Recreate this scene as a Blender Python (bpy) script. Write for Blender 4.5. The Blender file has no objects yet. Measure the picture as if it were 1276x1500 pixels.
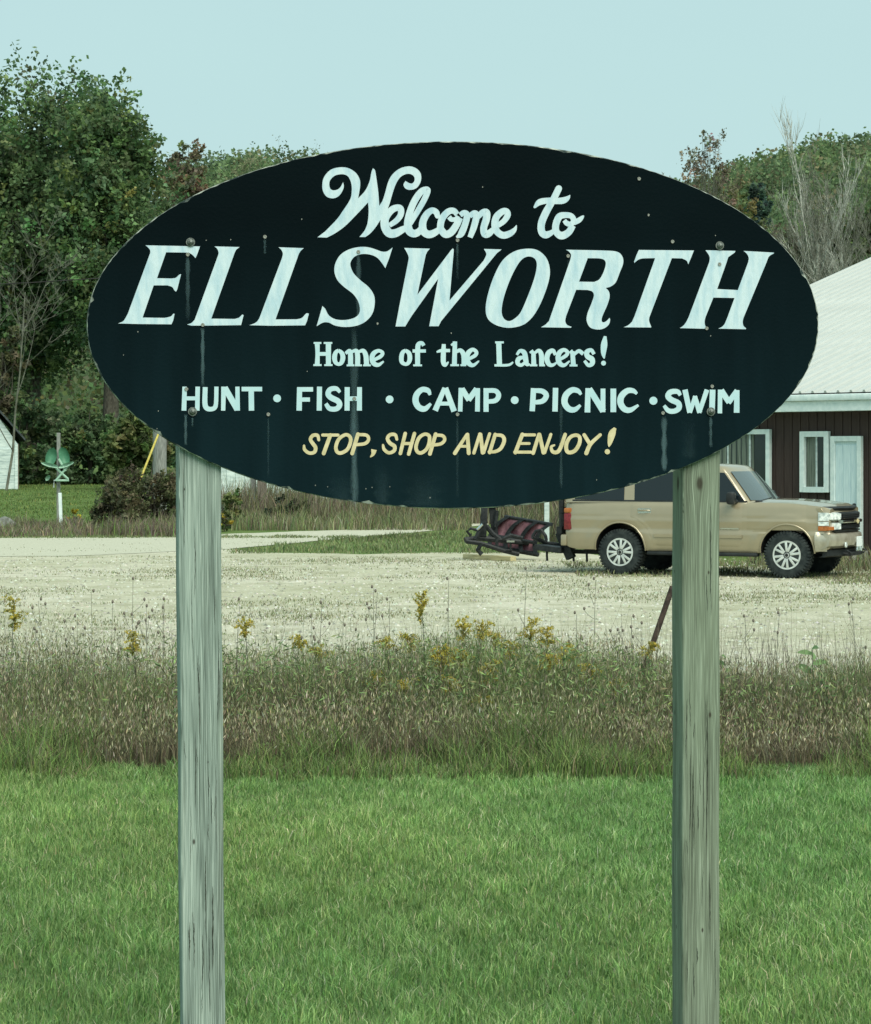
import bpy, bmesh, math, random
import numpy as np
from mathutils import Vector, Matrix
from mathutils.geometry import tessellate_polygon

random.seed(7)
rng = np.random.default_rng(11)
R = math.radians
scene = bpy.context.scene
COL = scene.collection

# ------------------------------------------------------------------ camera, sky, sun, exposure
F = 3400.0           # focal length in photo pixels
HX, HY = 638.0, 671.0   # vanishing point of the view axis
EYE = 2.0
cam_d = bpy.data.cameras.new('camera')
cam = bpy.data.objects.new('camera', cam_d)
COL.objects.link(cam)
cam.location = (0, 0, EYE)
cam.rotation_euler = (R(90), 0, 0)
cam_d.sensor_width = 36
cam_d.lens = F / 1500 * 36
cam_d.shift_y = -(750 - HY) / 1500
cam_d.clip_start = 0.1
cam_d.clip_end = 3000
scene.camera = cam

SUN_EL, SUN_AZ = 50.0, 150.0     # azimuth clockwise from +Y
world = bpy.data.worlds.new('World')
scene.world = world
world.use_nodes = True
nt = world.node_tree
nt.nodes.clear()
sky = nt.nodes.new('ShaderNodeTexSky')
sky.sky_type = 'NISHITA'
sky.sun_disc = False
sky.sun_elevation = R(SUN_EL)
sky.sun_rotation = R(SUN_AZ)
sky.air_density = 1.0
sky.dust_density = 3.0
mixs = nt.nodes.new('ShaderNodeMix')
mixs.data_type = 'RGBA'
mixs.inputs['Factor'].default_value = 0.9
mixs.inputs['B'].default_value = (3.95, 5.70, 5.66, 1)      # even high overcast veil
bg = nt.nodes.new('ShaderNodeBackground')
bg.inputs['Strength'].default_value = 0.05
wo = nt.nodes.new('ShaderNodeOutputWorld')
skt = nt.nodes.new('ShaderNodeTexCoord')
skn = nt.nodes.new('ShaderNodeTexNoise'); skn.inputs['Scale'].default_value = 4.0; skn.inputs['Detail'].default_value = 4
skm = nt.nodes.new('ShaderNodeMapping'); skm.inputs['Scale'].default_value = (1, 1, 4)
skr = nt.nodes.new('ShaderNodeMapRange'); skr.inputs['To Min'].default_value = 0.86; skr.inputs['To Max'].default_value = 0.95
nt.links.new(skt.outputs['Generated'], skm.inputs[0]); nt.links.new(skm.outputs[0], skn.inputs['Vector'])
nt.links.new(skn.outputs[0], skr.inputs['Value']); nt.links.new(skr.outputs[0], mixs.inputs['Factor'])
nt.links.new(sky.outputs[0], mixs.inputs['A'])
nt.links.new(mixs.outputs['Result'], bg.inputs['Color'])
nt.links.new(bg.outputs[0], wo.inputs['Surface'])

sun_d = bpy.data.lights.new('sun', 'SUN')
sun_d.energy = 1.5
sun_d.angle = R(45)
sun_d.color = (1.0, 0.95, 0.80)
sun = bpy.data.objects.new('sun', sun_d)
COL.objects.link(sun)
sd = Vector((math.sin(R(SUN_AZ)) * math.cos(R(SUN_EL)), math.cos(R(SUN_AZ)) * math.cos(R(SUN_EL)), math.sin(R(SUN_EL))))
sun.rotation_euler = sd.to_track_quat('Z', 'Y').to_euler()
sun.location = (0, 0, 50)

vs = scene.view_settings
vs.view_transform = 'Standard'
vs.look = 'None'
vs.gamma = 1
vs.exposure = 1.45
vs.use_curve_mapping = False
scene.render.engine = 'CYCLES'
scene.cycles.max_bounces = 6
scene.cycles.transparent_max_bounces = 12

# ------------------------------------------------------------------ helpers
def tag(o, label=None, cat=None, group=None, kind=None):
    if label: o['label'] = label
    if cat: o['category'] = cat
    if group: o['group'] = group
    if kind: o['kind'] = kind
    return o

def empty(name, loc, rz=0.0, label=None, cat=None, group=None):
    o = bpy.data.objects.new(name, None)
    o.empty_display_size = 0.3
    COL.objects.link(o)
    o.location = loc
    o.rotation_euler = (0, 0, rz)
    return tag(o, label, cat, group)

def link(name, me, mat=None, parent=None):
    o = bpy.data.objects.new(name, me)
    COL.objects.link(o)
    if mat is not None and len(me.materials) == 0:
        me.materials.append(mat)
    if parent: o.parent = parent
    return o

def np_mesh(name, V, quads=None, tris=None, cols=None, mat=None, parent=None, smooth=False):
    V = np.asarray(V, dtype=np.float32).reshape(-1, 3)
    me = bpy.data.meshes.new(name)
    nq = 0 if quads is None else len(quads)
    ntr = 0 if tris is None else len(tris)
    me.vertices.add(len(V))
    me.vertices.foreach_set('co', V.ravel())
    loops = []
    if nq: loops.append(np.asarray(quads, dtype=np.int32).ravel())
    if ntr: loops.append(np.asarray(tris, dtype=np.int32).ravel())
    L = np.concatenate(loops)
    me.loops.add(len(L))
    me.loops.foreach_set('vertex_index', L)
    starts = np.concatenate([np.arange(nq) * 4, nq * 4 + np.arange(ntr) * 3]).astype(np.int32)
    me.polygons.add(nq + ntr)
    me.polygons.foreach_set('loop_start', starts)
    if smooth:
        me.polygons.foreach_set('use_smooth', np.ones(nq + ntr, dtype=bool))
    me.update(calc_edges=True)
    if cols is not None:
        a = me.color_attributes.new('col', 'FLOAT_COLOR', 'POINT')
        c = np.ones((len(V), 4), dtype=np.float32)
        c[:, :3] = cols
        a.data.foreach_set('color', c.ravel())
    return link(name, me, mat, parent)

class MB:
    """collects shapes into one mesh"""
    def __init__(s): s.bm = bmesh.new()
    def box(s, c, d, rot=None, bevel=0):
        g = bmesh.ops.create_cube(s.bm, size=1)
        vsx = g['verts']
        for v in vsx: v.co = Vector((v.co.x * d[0], v.co.y * d[1], v.co.z * d[2]))
        if bevel:
            es = list({e for v in vsx for e in v.link_edges})
            r = bmesh.ops.bevel(s.bm, geom=es, offset=bevel, segments=2, affect='EDGES', profile=0.5)
            vsx = list({v for f in r['faces'] for v in f.verts} | {v for v in vsx if v.is_valid})
        m = Matrix.Translation(c)
        if rot is not None: m = m @ rot
        for v in vsx: v.co = m @ v.co
        return s
    def tube(s, pts, rad, n=8, cap=True):
        pts = [Vector(p) for p in pts]
        if not isinstance(rad, (list, tuple)): rad = [rad] * len(pts)
        rings = []
        up = Vector((0.13, 0.21, 1)).normalized()
        for i, p in enumerate(pts):
            t = (pts[min(i + 1, len(pts) - 1)] - pts[max(i - 1, 0)]).normalized()
            a = t.cross(up)
            if a.length < 0.05: a = t.cross(Vector((1, 0, 0)))
            a.normalize(); b = t.cross(a)
            rings.append([s.bm.verts.new(p + (a * math.cos(k * 2 * math.pi / n) + b * math.sin(k * 2 * math.pi / n)) * rad[i]) for k in range(n)])
        for i in range(len(rings) - 1):
            for k in range(n):
                s.bm.faces.new((rings[i][k], rings[i][(k + 1) % n], rings[i + 1][(k + 1) % n], rings[i + 1][k]))
        if cap:
            s.bm.faces.new(rings[0]); s.bm.faces.new(rings[-1][::-1])
        return s
    def lathe(s, prof, n=32, axis='y', c=(0, 0, 0)):
        """prof: list of (offset along axis, radius)"""
        rings = []
        for (o, r) in prof:
            ring = []
            for k in range(n):
                a = 2 * math.pi * k / n
                if axis == 'y': p = (c[0] + r * math.cos(a), c[1] + o, c[2] + r * math.sin(a))
                elif axis == 'z': p = (c[0] + r * math.cos(a), c[1] + r * math.sin(a), c[2] + o)
                ring.append(s.bm.verts.new(p))
            rings.append(ring)
        for i in range(len(rings) - 1):
            for k in range(n):
                s.bm.faces.new((rings[i][k], rings[i][(k + 1) % n], rings[i + 1][(k + 1) % n], rings[i + 1][k]))
        if prof[0][1] > 1e-6: s.bm.faces.new(rings[0])
        if prof[-1][1] > 1e-6: s.bm.faces.new(rings[-1][::-1])
        return s
    def poly(s, pts, thick_vec=None):
        vv = [s.bm.verts.new(p) for p in pts]
        f = s.bm.faces.new(vv)
        if thick_vec is not None:
            r = bmesh.ops.extrude_face_region(s.bm, geom=[f])
            bmesh.ops.translate(s.bm, verts=[g for g in r['geom'] if isinstance(g, bmesh.types.BMVert)], vec=thick_vec)
        return s
    def quadgrid(s, P, close_u=False):
        """P[i][j] points"""
        vv = [[s.bm.verts.new(p) for p in row] for row in P]
        for i in range(len(vv) - 1):
            m = len(vv[i])
            for j in range(m if close_u else m - 1):
                s.bm.faces.new((vv[i][j], vv[i][(j + 1) % m], vv[i + 1][(j + 1) % m], vv[i + 1][j]))
        return vv
    def build(s, name, mat=None, parent=None, smooth=None):
        bmesh.ops.recalc_face_normals(s.bm, faces=s.bm.faces)
        me = bpy.data.meshes.new(name)
        s.bm.to_mesh(me); s.bm.free()
        if smooth is not None:
            for p in me.polygons: p.use_smooth = True
            me.set_sharp_from_angle(angle=R(smooth))
        return link(name, me, mat, parent)

def copy_obj(o, loc=None, parent=None, rot=None, scale=None):
    c = o.copy()
    COL.objects.link(c)
    if parent: c.parent = parent
    if loc is not None: c.location = loc
    if rot is not None: c.rotation_euler = rot
    if scale is not None: c.scale = scale
    return c

class Plane:
    """a vertical plane through c0 turned by a; maps photo positions to its own coordinates"""
    def __init__(s, px, Y, a):
        s.c = Vector(((px - HX) / F * Y, Y, 0)); s.a = a
        s.u = Vector((math.cos(a), math.sin(a), 0)); s.n = Vector((-math.sin(a), math.cos(a), 0))
    def map(s, px, py, off=0.0):
        d = Vector(((px - HX) / F, 1, (HY - py) / F))
        t = (s.c.dot(s.n) + off) / d.dot(s.n)
        p = d * t + Vector((0, 0, EYE))
        return (p - s.c).dot(s.u), p.z

def at(px, py, Y):
    return Vector(((px - HX) / F * Y, Y, EYE + (HY - py) / F * Y))

def interp(x, pts):
    if x <= pts[0][0]: return pts[0][1]
    for (a, va), (b, vb) in zip(pts, pts[1:]):
        if x <= b: return va + (vb - va) * (x - a) / (b - a)
    return pts[-1][1]
def gz(Y, X=0.0):
    """terrain height"""
    if Y < 58: return 0.0
    if Y < 130: t = Y - 58; return 0.022 * t * min(1.0, t / 12)
    return 0.022 * 72
# ------------------------------------------------------------------ materials
def new_mat(name):
    m = bpy.data.materials.new(name); m.use_nodes = True
    nt = m.node_tree; nt.nodes.clear()
    out = nt.nodes.new('ShaderNodeOutputMaterial')
    b = nt.nodes.new('ShaderNodeBsdfPrincipled')
    nt.links.new(b.outputs[0], out.inputs['Surface'])
    return m, nt, b, out

def nd(nt, typ, **kw):
    n = nt.nodes.new(typ)
    for k, v in kw.items():
        if k.startswith('i_'): n.inputs[k[2:].replace('_', ' ')].default_value = v
        else: setattr(n, k, v)
    return n

def ramp(nt, src, stops):
    r = nt.nodes.new('ShaderNodeValToRGB')
    els = r.color_ramp.elements
    while len(els) < len(stops): els.new(0.5)
    for e, (p, c) in zip(els, stops):
        e.position = p; e.color = (*c, 1)
    nt.links.new(src, r.inputs[0])
    return r.outputs[0]

def mat_noise(name, c1, c2, scale=5, rough=0.7, spec=0.3, bump=0.0, detail=6, metal=0.0, stretch=(1, 1, 1), coat=0, lo=0.35, hi=0.65, bscale=None):
    m, nt, b, out = new_mat(name)
    tc = nd(nt, 'ShaderNodeTexCoord'); mp = nd(nt, 'ShaderNodeMapping')
    mp.inputs['Scale'].default_value = stretch
    nt.links.new(tc.outputs['Object'], mp.inputs[0])
    n = nd(nt, 'ShaderNodeTexNoise', i_Scale=scale, i_Detail=detail)
    nt.links.new(mp.outputs[0], n.inputs['Vector'])
    nt.links.new(ramp(nt, n.outputs[0], [(lo, c1), (hi, c2)]), b.inputs['Base Color'])
    b.inputs['Roughness'].default_value = rough
    b.inputs['Specular IOR Level'].default_value = spec
    b.inputs['Metallic'].default_value = metal
    if coat: b.inputs['Coat Weight'].default_value = coat; b.inputs['Coat Roughness'].default_value = 0.08
    if bump:
        n2 = nd(nt, 'ShaderNodeTexNoise', i_Scale=bscale or scale * 4, i_Detail=5)
        nt.links.new(mp.outputs[0], n2.inputs['Vector'])
        bp = nd(nt, 'ShaderNodeBump', i_Strength=bump, i_Distance=0.02)
        nt.links.new(n2.outputs[0], bp.inputs['Height'])
        nt.links.new(bp.outputs[0], b.inputs['Normal'])
    return m

def mat_leaf(name, trans=0.45, rough=0.6, tint=(1, 1, 1), spec=0.25):
    m, nt, b, out = new_mat(name)
    at_ = nd(nt, 'ShaderNodeAttribute', attribute_name='col')
    mul = nd(nt, 'ShaderNodeMix', data_type='RGBA', blend_type='MULTIPLY')
    mul.inputs['Factor'].default_value = 1
    mul.inputs['B'].default_value = (*tint, 1)
    nt.links.new(at_.outputs['Color'], mul.inputs['A'])
    nt.links.new(mul.outputs['Result'], b.inputs['Base Color'])
    b.inputs['Roughness'].default_value = rough
    b.inputs['Specular IOR Level'].default_value = spec
    tr = nd(nt, 'ShaderNodeBsdfTranslucent')
    nt.links.new(mul.outputs['Result'], tr.inputs['Color'])
    mx = nd(nt, 'ShaderNodeMixShader'); mx.inputs[0].default_value = trans
    nt.links.new(b.outputs[0], mx.inputs[1]); nt.links.new(tr.outputs[0], mx.inputs[2])
    nt.links.new(mx.outputs[0], out.inputs['Surface'])
    return m

def mat_wood_post(name, dark, mid, light, knots, seed=0.0):
    """weathered pressure-treated pine: long wavering grain bent around knots"""
    m, nt, b, out = new_mat(name)
    L = nt.links.new
    tc = nd(nt, 'ShaderNodeTexCoord'); sp = nd(nt, 'ShaderNodeSeparateXYZ')
    L(tc.outputs['Object'], sp.inputs[0])
    def math_(op, a, c=None, d=None):
        n = nd(nt, 'ShaderNodeMath', operation=op)
        for i, v in enumerate((a, c, d)):
            if v is None: continue
            if isinstance(v, (int, float)): n.inputs[i].default_value = v
            else: L(v, n.inputs[i])
        return n.outputs[0]
    x = math_('ADD', sp.outputs[0], sp.outputs[1]); z = sp.outputs[2]
    dk = None
    for (kx, kz, s) in knots:
        dx = math_('SUBTRACT', x, kx); dz = math_('SUBTRACT', z, kz)
        q = math_('ADD', math_('MULTIPLY', math_('MULTIPLY', dx, dx), 1 / (s * s)), math_('MULTIPLY', math_('MULTIPLY', dz, dz), 1 / (4.5 * s * s)))
        g = math_('DIVIDE', 1.0, math_('ADD', 1.0, q))
        x = math_('ADD', x, math_('MULTIPLY', math_('MULTIPLY', dx, g), -0.75))
        core = math_('DIVIDE', 1.0, math_('ADD', 1.0, math_('POWER', math_('MULTIPLY', q, 7.0), 3.0)))
        dk = core if dk is None else math_('MAXIMUM', dk, core)
    cb = nd(nt, 'ShaderNodeCombineXYZ')
    L(x, cb.inputs[0]); L(z, cb.inputs[2]); cb.inputs[1].default_value = seed
    def noise(sc, sx, sz, det=4, dist=0.0):
        mp = nd(nt, 'ShaderNodeMapping'); mp.inputs['Scale'].default_value = (sx, 1, sz)
        L(cb.outputs[0], mp.inputs[0])
        n = nd(nt, 'ShaderNodeTexNoise', i_Scale=sc, i_Detail=det, i_Distortion=dist)
        L(mp.outputs[0], n.inputs['Vector']); return n.outputs[0]
    def ridge(src, k):
        return math_('MAXIMUM', math_('SUBTRACT', 1.0, math_('MULTIPLY', math_('ABSOLUTE', math_('SUBTRACT', src, 0.5)), k)), 0.0)
    r1 = ridge(noise(1.0, 180, 2.0, 2, 0.3), 7.0)
    r2 = ridge(noise(1.0, 330, 4.0, 2, 0.2), 6.0)
    r3 = ridge(noise(1.0, 95, 1.1, 1.5, 0.4), 18.0)
    amp = noise(1.0, 18, 1.2, 3)
    fine = noise(1.0, 520, 9, 4)
    big = noise(1.0, 16, 1.3, 4)
    lines = math_('MAXIMUM', math_('MAXIMUM', math_('MULTIPLY', r1, 0.85), math_('MULTIPLY', r2, 0.55)), r3)
    lines = math_('MULTIPLY', lines, math_('MULTIPLY', amp, 1.15))
    h = math_('ADD', math_('ADD', math_('MULTIPLY', lines, 1.0), math_('MULTIPLY', fine, 0.36)), math_('MULTIPLY', big, 0.22))
    c = ramp(nt, h, [(0.30, light), (0.55, mid), (0.98, dark)])
    mx = nd(nt, 'ShaderNodeMix', data_type='RGBA'); L(c, mx.inputs['A'])
    mx.inputs['B'].default_value = (0.035, 0.03, 0.022, 1)
    if dk is not None: L(math_('MULTIPLY', dk, 0.9), mx.inputs['Factor'])
    else: mx.inputs['Factor'].default_value = 0
    # brownish mineral stain bands
    st = ramp(nt, noise(1.0, 22, 0.7, 2), [(0.60, (0, 0, 0)), (0.74, (1, 1, 1))])
    mx2 = nd(nt, 'ShaderNodeMix', data_type='RGBA'); L(mx.outputs['Result'], mx2.inputs['A'])
    mx2.inputs['B'].default_value = (dark[0] * 1.5, dark[1] * 1.15, dark[2] * 0.7, 1)
    L(math_('MULTIPLY', st, 0.25), mx2.inputs['Factor'])
    L(mx2.outputs['Result'], b.inputs['Base Color'])
    b.inputs['Roughness'].default_value = 0.85
    b.inputs['Specular IOR Level'].default_value = 0.2
    bp = nd(nt, 'ShaderNodeBump', i_Strength=0.8, i_Distance=0.003); bp.invert = True
    L(h, bp.inputs['Height']); L(bp.outputs[0], b.inputs['Normal'])
    return m

M = {}
M['post_a'] = mat_wood_post('weathered_post_grey', (0.09, 0.12, 0.105), (0.27, 0.335, 0.305), (0.44, 0.52, 0.475), [(-0.118, 1.90, 0.005), (-0.097, 0.765, 0.011), (-0.05, 1.02, 0.004)], 1.3)
M['post_b'] = mat_wood_post('weathered_post_green', (0.08, 0.095, 0.07), (0.20, 0.245, 0.185), (0.32, 0.38, 0.305), [(-0.072, 1.915, 0.028), (-0.040, 1.617, 0.007), (-0.036, 1.14, 0.011), (-0.095, .90, 0.004), (-0.06, .42, 0.009)], 4.1)
M['sign_black'] = mat_noise('sign_black_paint', (0.0006, 0.0034, 0.0048), (0.0012, 0.0054, 0.0072), scale=2, rough=0.38, spec=0.05, bump=0.05, bscale=90, stretch=(1, 1, 1))
def lower_tone(m):  # blends the panel colour to a lighter teal towards the bottom, mottled by noise
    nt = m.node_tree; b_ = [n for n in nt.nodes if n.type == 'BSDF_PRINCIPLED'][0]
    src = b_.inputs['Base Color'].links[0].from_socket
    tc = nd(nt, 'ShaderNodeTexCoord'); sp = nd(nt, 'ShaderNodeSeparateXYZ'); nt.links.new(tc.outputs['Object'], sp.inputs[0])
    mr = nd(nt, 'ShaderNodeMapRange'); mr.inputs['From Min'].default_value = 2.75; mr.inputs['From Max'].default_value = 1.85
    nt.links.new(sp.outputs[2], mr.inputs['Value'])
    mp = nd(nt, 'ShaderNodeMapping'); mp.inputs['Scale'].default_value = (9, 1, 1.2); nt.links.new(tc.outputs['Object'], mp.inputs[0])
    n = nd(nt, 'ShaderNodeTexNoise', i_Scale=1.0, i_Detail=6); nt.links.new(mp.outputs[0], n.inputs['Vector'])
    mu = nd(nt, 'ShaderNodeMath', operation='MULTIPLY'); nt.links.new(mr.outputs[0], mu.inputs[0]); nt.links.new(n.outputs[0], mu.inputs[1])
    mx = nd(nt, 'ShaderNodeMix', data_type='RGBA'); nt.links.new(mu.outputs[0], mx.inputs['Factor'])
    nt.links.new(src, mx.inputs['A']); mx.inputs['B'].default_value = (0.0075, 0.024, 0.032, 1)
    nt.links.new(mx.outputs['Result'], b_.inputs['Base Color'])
lower_tone(M['sign_black'])
M['sign_edge'] = mat_noise('sign_raw_edge', (0.02, 0.035, 0.035), (0.42, 0.47, 0.42), scale=26, rough=0.9, lo=0.40, hi=0.66)
M['letter_white'] = mat_noise('letter_white_paint', (0.38, 0.54, 0.64), (0.54, 0.66, 0.73), scale=14, rough=0.5, spec=0.3, bump=0.1, stretch=(3.2, 1, 0.7), lo=0.30, hi=0.58)
M['letter_pale'] = mat_noise('letter_pale_blue_paint', (0.40, 0.59, 0.66), (0.48, 0.65, 0.70), scale=18, rough=0.5, spec=0.3)
M['letter_cream'] = mat_noise('letter_cream_paint', (0.50, 0.44, 0.25), (0.64, 0.56, 0.36), scale=40, rough=0.5, spec=0.3)
M['galv'] = mat_noise('galvanised_steel', (0.06, 0.07, 0.065), (0.22, 0.25, 0.235), scale=160, rough=0.6, spec=0.5, metal=0.6)
M['screw'] = mat_noise('weathered_screw', (0.12, 0.13, 0.12), (0.35, 0.36, 0.33), scale=300, rough=0.6, metal=0.3)
M['rust'] = mat_noise('rusty_steel', (0.025, 0.018, 0.015), (0.06, 0.042, 0.034), scale=30, rough=0.9, bump=0.3)
M['black_steel'] = mat_noise('black_plow_steel', (0.006, 0.009, 0.011), (0.022, 0.026, 0.028), scale=18, rough=0.55, bump=0.2)
M['plow_red'] = mat_noise('faded_plow_red', (0.13, 0.055, 0.075), (0.34, 0.17, 0.20), scale=7, rough=0.55, bump=0.1)
M['lumber'] = mat_noise('lumber', (0.35, 0.31, 0.17), (0.52, 0.47, 0.28), scale=4, stretch=(1, 12, 12), rough=0.8)
M['white_paint'] = mat_noise('white_trim_paint', (0.62, 0.74, 0.74), (0.76, 0.86, 0.85), scale=9, rough=0.55)
M['white_wall'] = mat_noise('white_weathered_wall', (0.42, 0.52, 0.52), (0.66, 0.76, 0.75), scale=3, stretch=(1, 1, 4), rough=0.8)
M['siding'] = mat_noise('brown_siding', (0.038, 0.024, 0.022), (0.058, 0.039, 0.034), scale=5, stretch=(3, 3, .4), rough=0.7)
M['roof_metal'] = mat_noise('white_roof_metal', (0.41, 0.44, 0.425), (0.46, 0.49, 0.475), scale=1.2, rough=0.45, spec=0.4)
M['roof_dark'] = mat_noise('dark_shed_roof', (0.03, 0.04, 0.045), (0.07, 0.085, 0.09), scale=8, rough=0.8)
M['door_white'] = mat_noise('white_door', (0.55, 0.70, 0.74), (0.68, 0.82, 0.84), scale=5, stretch=(6, 1, .6), rough=0.6)
M['curtain'] = mat_noise('curtain', (0.10, 0.125, 0.10), (0.22, 0.26, 0.22), scale=9, stretch=(7, 1, .2), rough=0.9)
M['concrete'] = mat_noise('concrete', (0.25, 0.26, 0.24), (0.4, 0.41, 0.38), scale=6, rough=0.9, bump=0.2)
M['tan_paint'] = mat_noise('tan_car_paint', (0.315, 0.270, 0.18), (0.345, 0.298, 0.20), scale=1.5, rough=0.30, spec=0.6, metal=0.35, coat=0.9)
M['tan_bumper'] = mat_noise('tan_bumper', (0.34, 0.32, 0.25), (0.50, 0.48, 0.40), scale=5, rough=0.28, spec=0.5, metal=0.5)
M['black_trim'] = mat_noise('black_trim', (0.010, 0.013, 0.015), (0.022, 0.027, 0.028), scale=8, rough=0.55)
M['tyre'] = mat_noise('tyre_rubber', (0.012, 0.018, 0.020), (0.035, 0.045, 0.045), scale=9, rough=0.85, bump=0.2)
M['alloy'] = mat_noise('alloy_wheel', (0.50, 0.54, 0.53), (0.68, 0.72, 0.70), scale=10, rough=0.4, metal=0.3)
M['alloy_dark'] = mat_noise('brake_dark', (0.012, 0.014, 0.015), (0.03, 0.035, 0.035), scale=20, rough=0.7)
M['chrome'] = mat_noise('chrome', (0.5, 0.52, 0.5), (0.65, 0.68, 0.66), scale=5, rough=0.15, metal=1.0)
M['red_lens'] = mat_noise('red_lens', (0.12, 0.010, 0.015), (0.20, 0.02, 0.025), scale=30, rough=0.2, spec=0.5)
M['amber_lens'] = mat_noise('amber_lens', (0.30, 0.09, 0.02), (0.40, 0.14, 0.035), scale=30, rough=0.2, spec=0.5)
M['clear_lens'] = mat_noise('clear_lens', (0.35, 0.42, 0.42), (0.85, 0.92, 0.90), scale=16, rough=0.12, spec=0.7)
M['plate'] = mat_noise('plate_white', (0.6, 0.68, 0.7), (0.75, 0.8, 0.8), scale=30, rough=0.5)
M['yellow_plastic'] = mat_noise('yellow_plastic', (0.36, 0.30, 0.05), (0.50, 0.42, 0.10), scale=12, rough=0.5)
M['green_paint'] = mat_noise('green_metal', (0.05, 0.17, 0.10), (0.09, 0.26, 0.16), scale=6, rough=0.5)
M['pale_green'] = mat_noise('pale_green_metal', (0.25, 0.42, 0.32), (0.36, 0.55, 0.44), scale=6, rough=0.5)
M['stone'] = mat_noise('grey_stone', (0.10, 0.11, 0.10), (0.2, 0.21, 0.19), scale=7, rough=0.95, bump=0.4)
M['bark'] = mat_noise('bark', (0.035, 0.033, 0.025), (0.10, 0.095, 0.075), scale=6, stretch=(4, 4, 1), rough=0.95, bump=0.5)
M['pale_bark'] = mat_noise('pale_bark', (0.24, 0.25, 0.22), (0.50, 0.52, 0.47), scale=4, stretch=(1, 1, 3), rough=0.9)
M['twig'] = mat_noise('twig_bark', (0.09, 0.095, 0.075), (0.19, 0.20, 0.165), scale=3, rough=0.95)
M['old_wood'] = mat_noise('old_grey_wood', (0.14, 0.15, 0.14), (0.30, 0.32, 0.30), scale=10, stretch=(5, 5, .5), rough=0.9)
M['brown_wood'] = mat_noise('old_brown_wood', (0.10, 0.09, 0.07), (0.19, 0.17, 0.14), scale=10, stretch=(5, 5, .5), rough=0.9)
M['crack'] = mat_noise('crack_shadowed_wood', (0.03, 0.035, 0.028), (0.07, 0.08, 0.065), scale=40, rough=1.0, spec=0.05)
M['cable'] = mat_noise('dark_cable', (0.02, 0.02, 0.02), (0.03, 0.03, 0.03), rough=0.7)
M['leaf'] = mat_leaf('tree_leaf')
M['grass'] = mat_leaf('grass_blade', trans=0.3, spec=0.3)
M['weed'] = mat_leaf('weed_blade', trans=0.2, spec=0.15)

def mat_glass(name, tint, rough=0.06):
    m, nt, b, out = new_mat(name)
    b.inputs['Base Color'].default_value = (*tint, 1)
    b.inputs['Roughness'].default_value = rough
    b.inputs['Specular IOR Level'].default_value = 0.55
    n = nd(nt, 'ShaderNodeTexNoise', i_Scale=1.4)
    bp = nd(nt, 'ShaderNodeBump', i_Strength=0.06, i_Distance=0.05)
    nt.links.new(n.outputs[0], bp.inputs['Height']); nt.links.new(bp.outputs[0], b.inputs['Normal'])
    return m
M['car_glass'] = mat_glass('dark_car_glass', (0.006, 0.011, 0.014))
M['windscreen'] = mat_glass('windscreen_glass', (0.07, 0.095, 0.10))  # sky reflection put into the pale base colour
M['pane'] = mat_glass('window_pane', (0.02, 0.03, 0.03), 0.1)

def mat_stain():
    m, nt, b, out = new_mat('rain_streak')
    L = nt.links.new
    at_ = nd(nt, 'ShaderNodeAttribute', attribute_name='col')
    b.inputs['Base Color'].default_value = (0.10, 0.17, 0.19, 1)
    b.inputs['Roughness'].default_value = 0.8
    b.inputs['Specular IOR Level'].default_value = 0.1
    tr = nd(nt, 'ShaderNodeBsdfTransparent')
    mx = nd(nt, 'ShaderNodeMixShader')
    tc = nd(nt, 'ShaderNodeTexCoord'); mp = nd(nt, 'ShaderNodeMapping'); mp.inputs['Scale'].default_value = (60, 1, 4)
    L(tc.outputs['Object'], mp.inputs[0])
    n = nd(nt, 'ShaderNodeTexNoise', i_Scale=1.0, i_Detail=4); L(mp.outputs[0], n.inputs['Vector'])
    mt = nd(nt, 'ShaderNodeMath', operation='MULTIPLY'); L(at_.outputs['Fac'], mt.inputs[0]); L(n.outputs[0], mt.inputs[1])
    L(mt.outputs[0], mx.inputs[0]); L(tr.outputs[0], mx.inputs[1]); L(b.outputs[0], mx.inputs[2])
    L(mx.outputs[0], out.inputs['Surface'])
    return m
M['stain'] = mat_stain()

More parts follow.
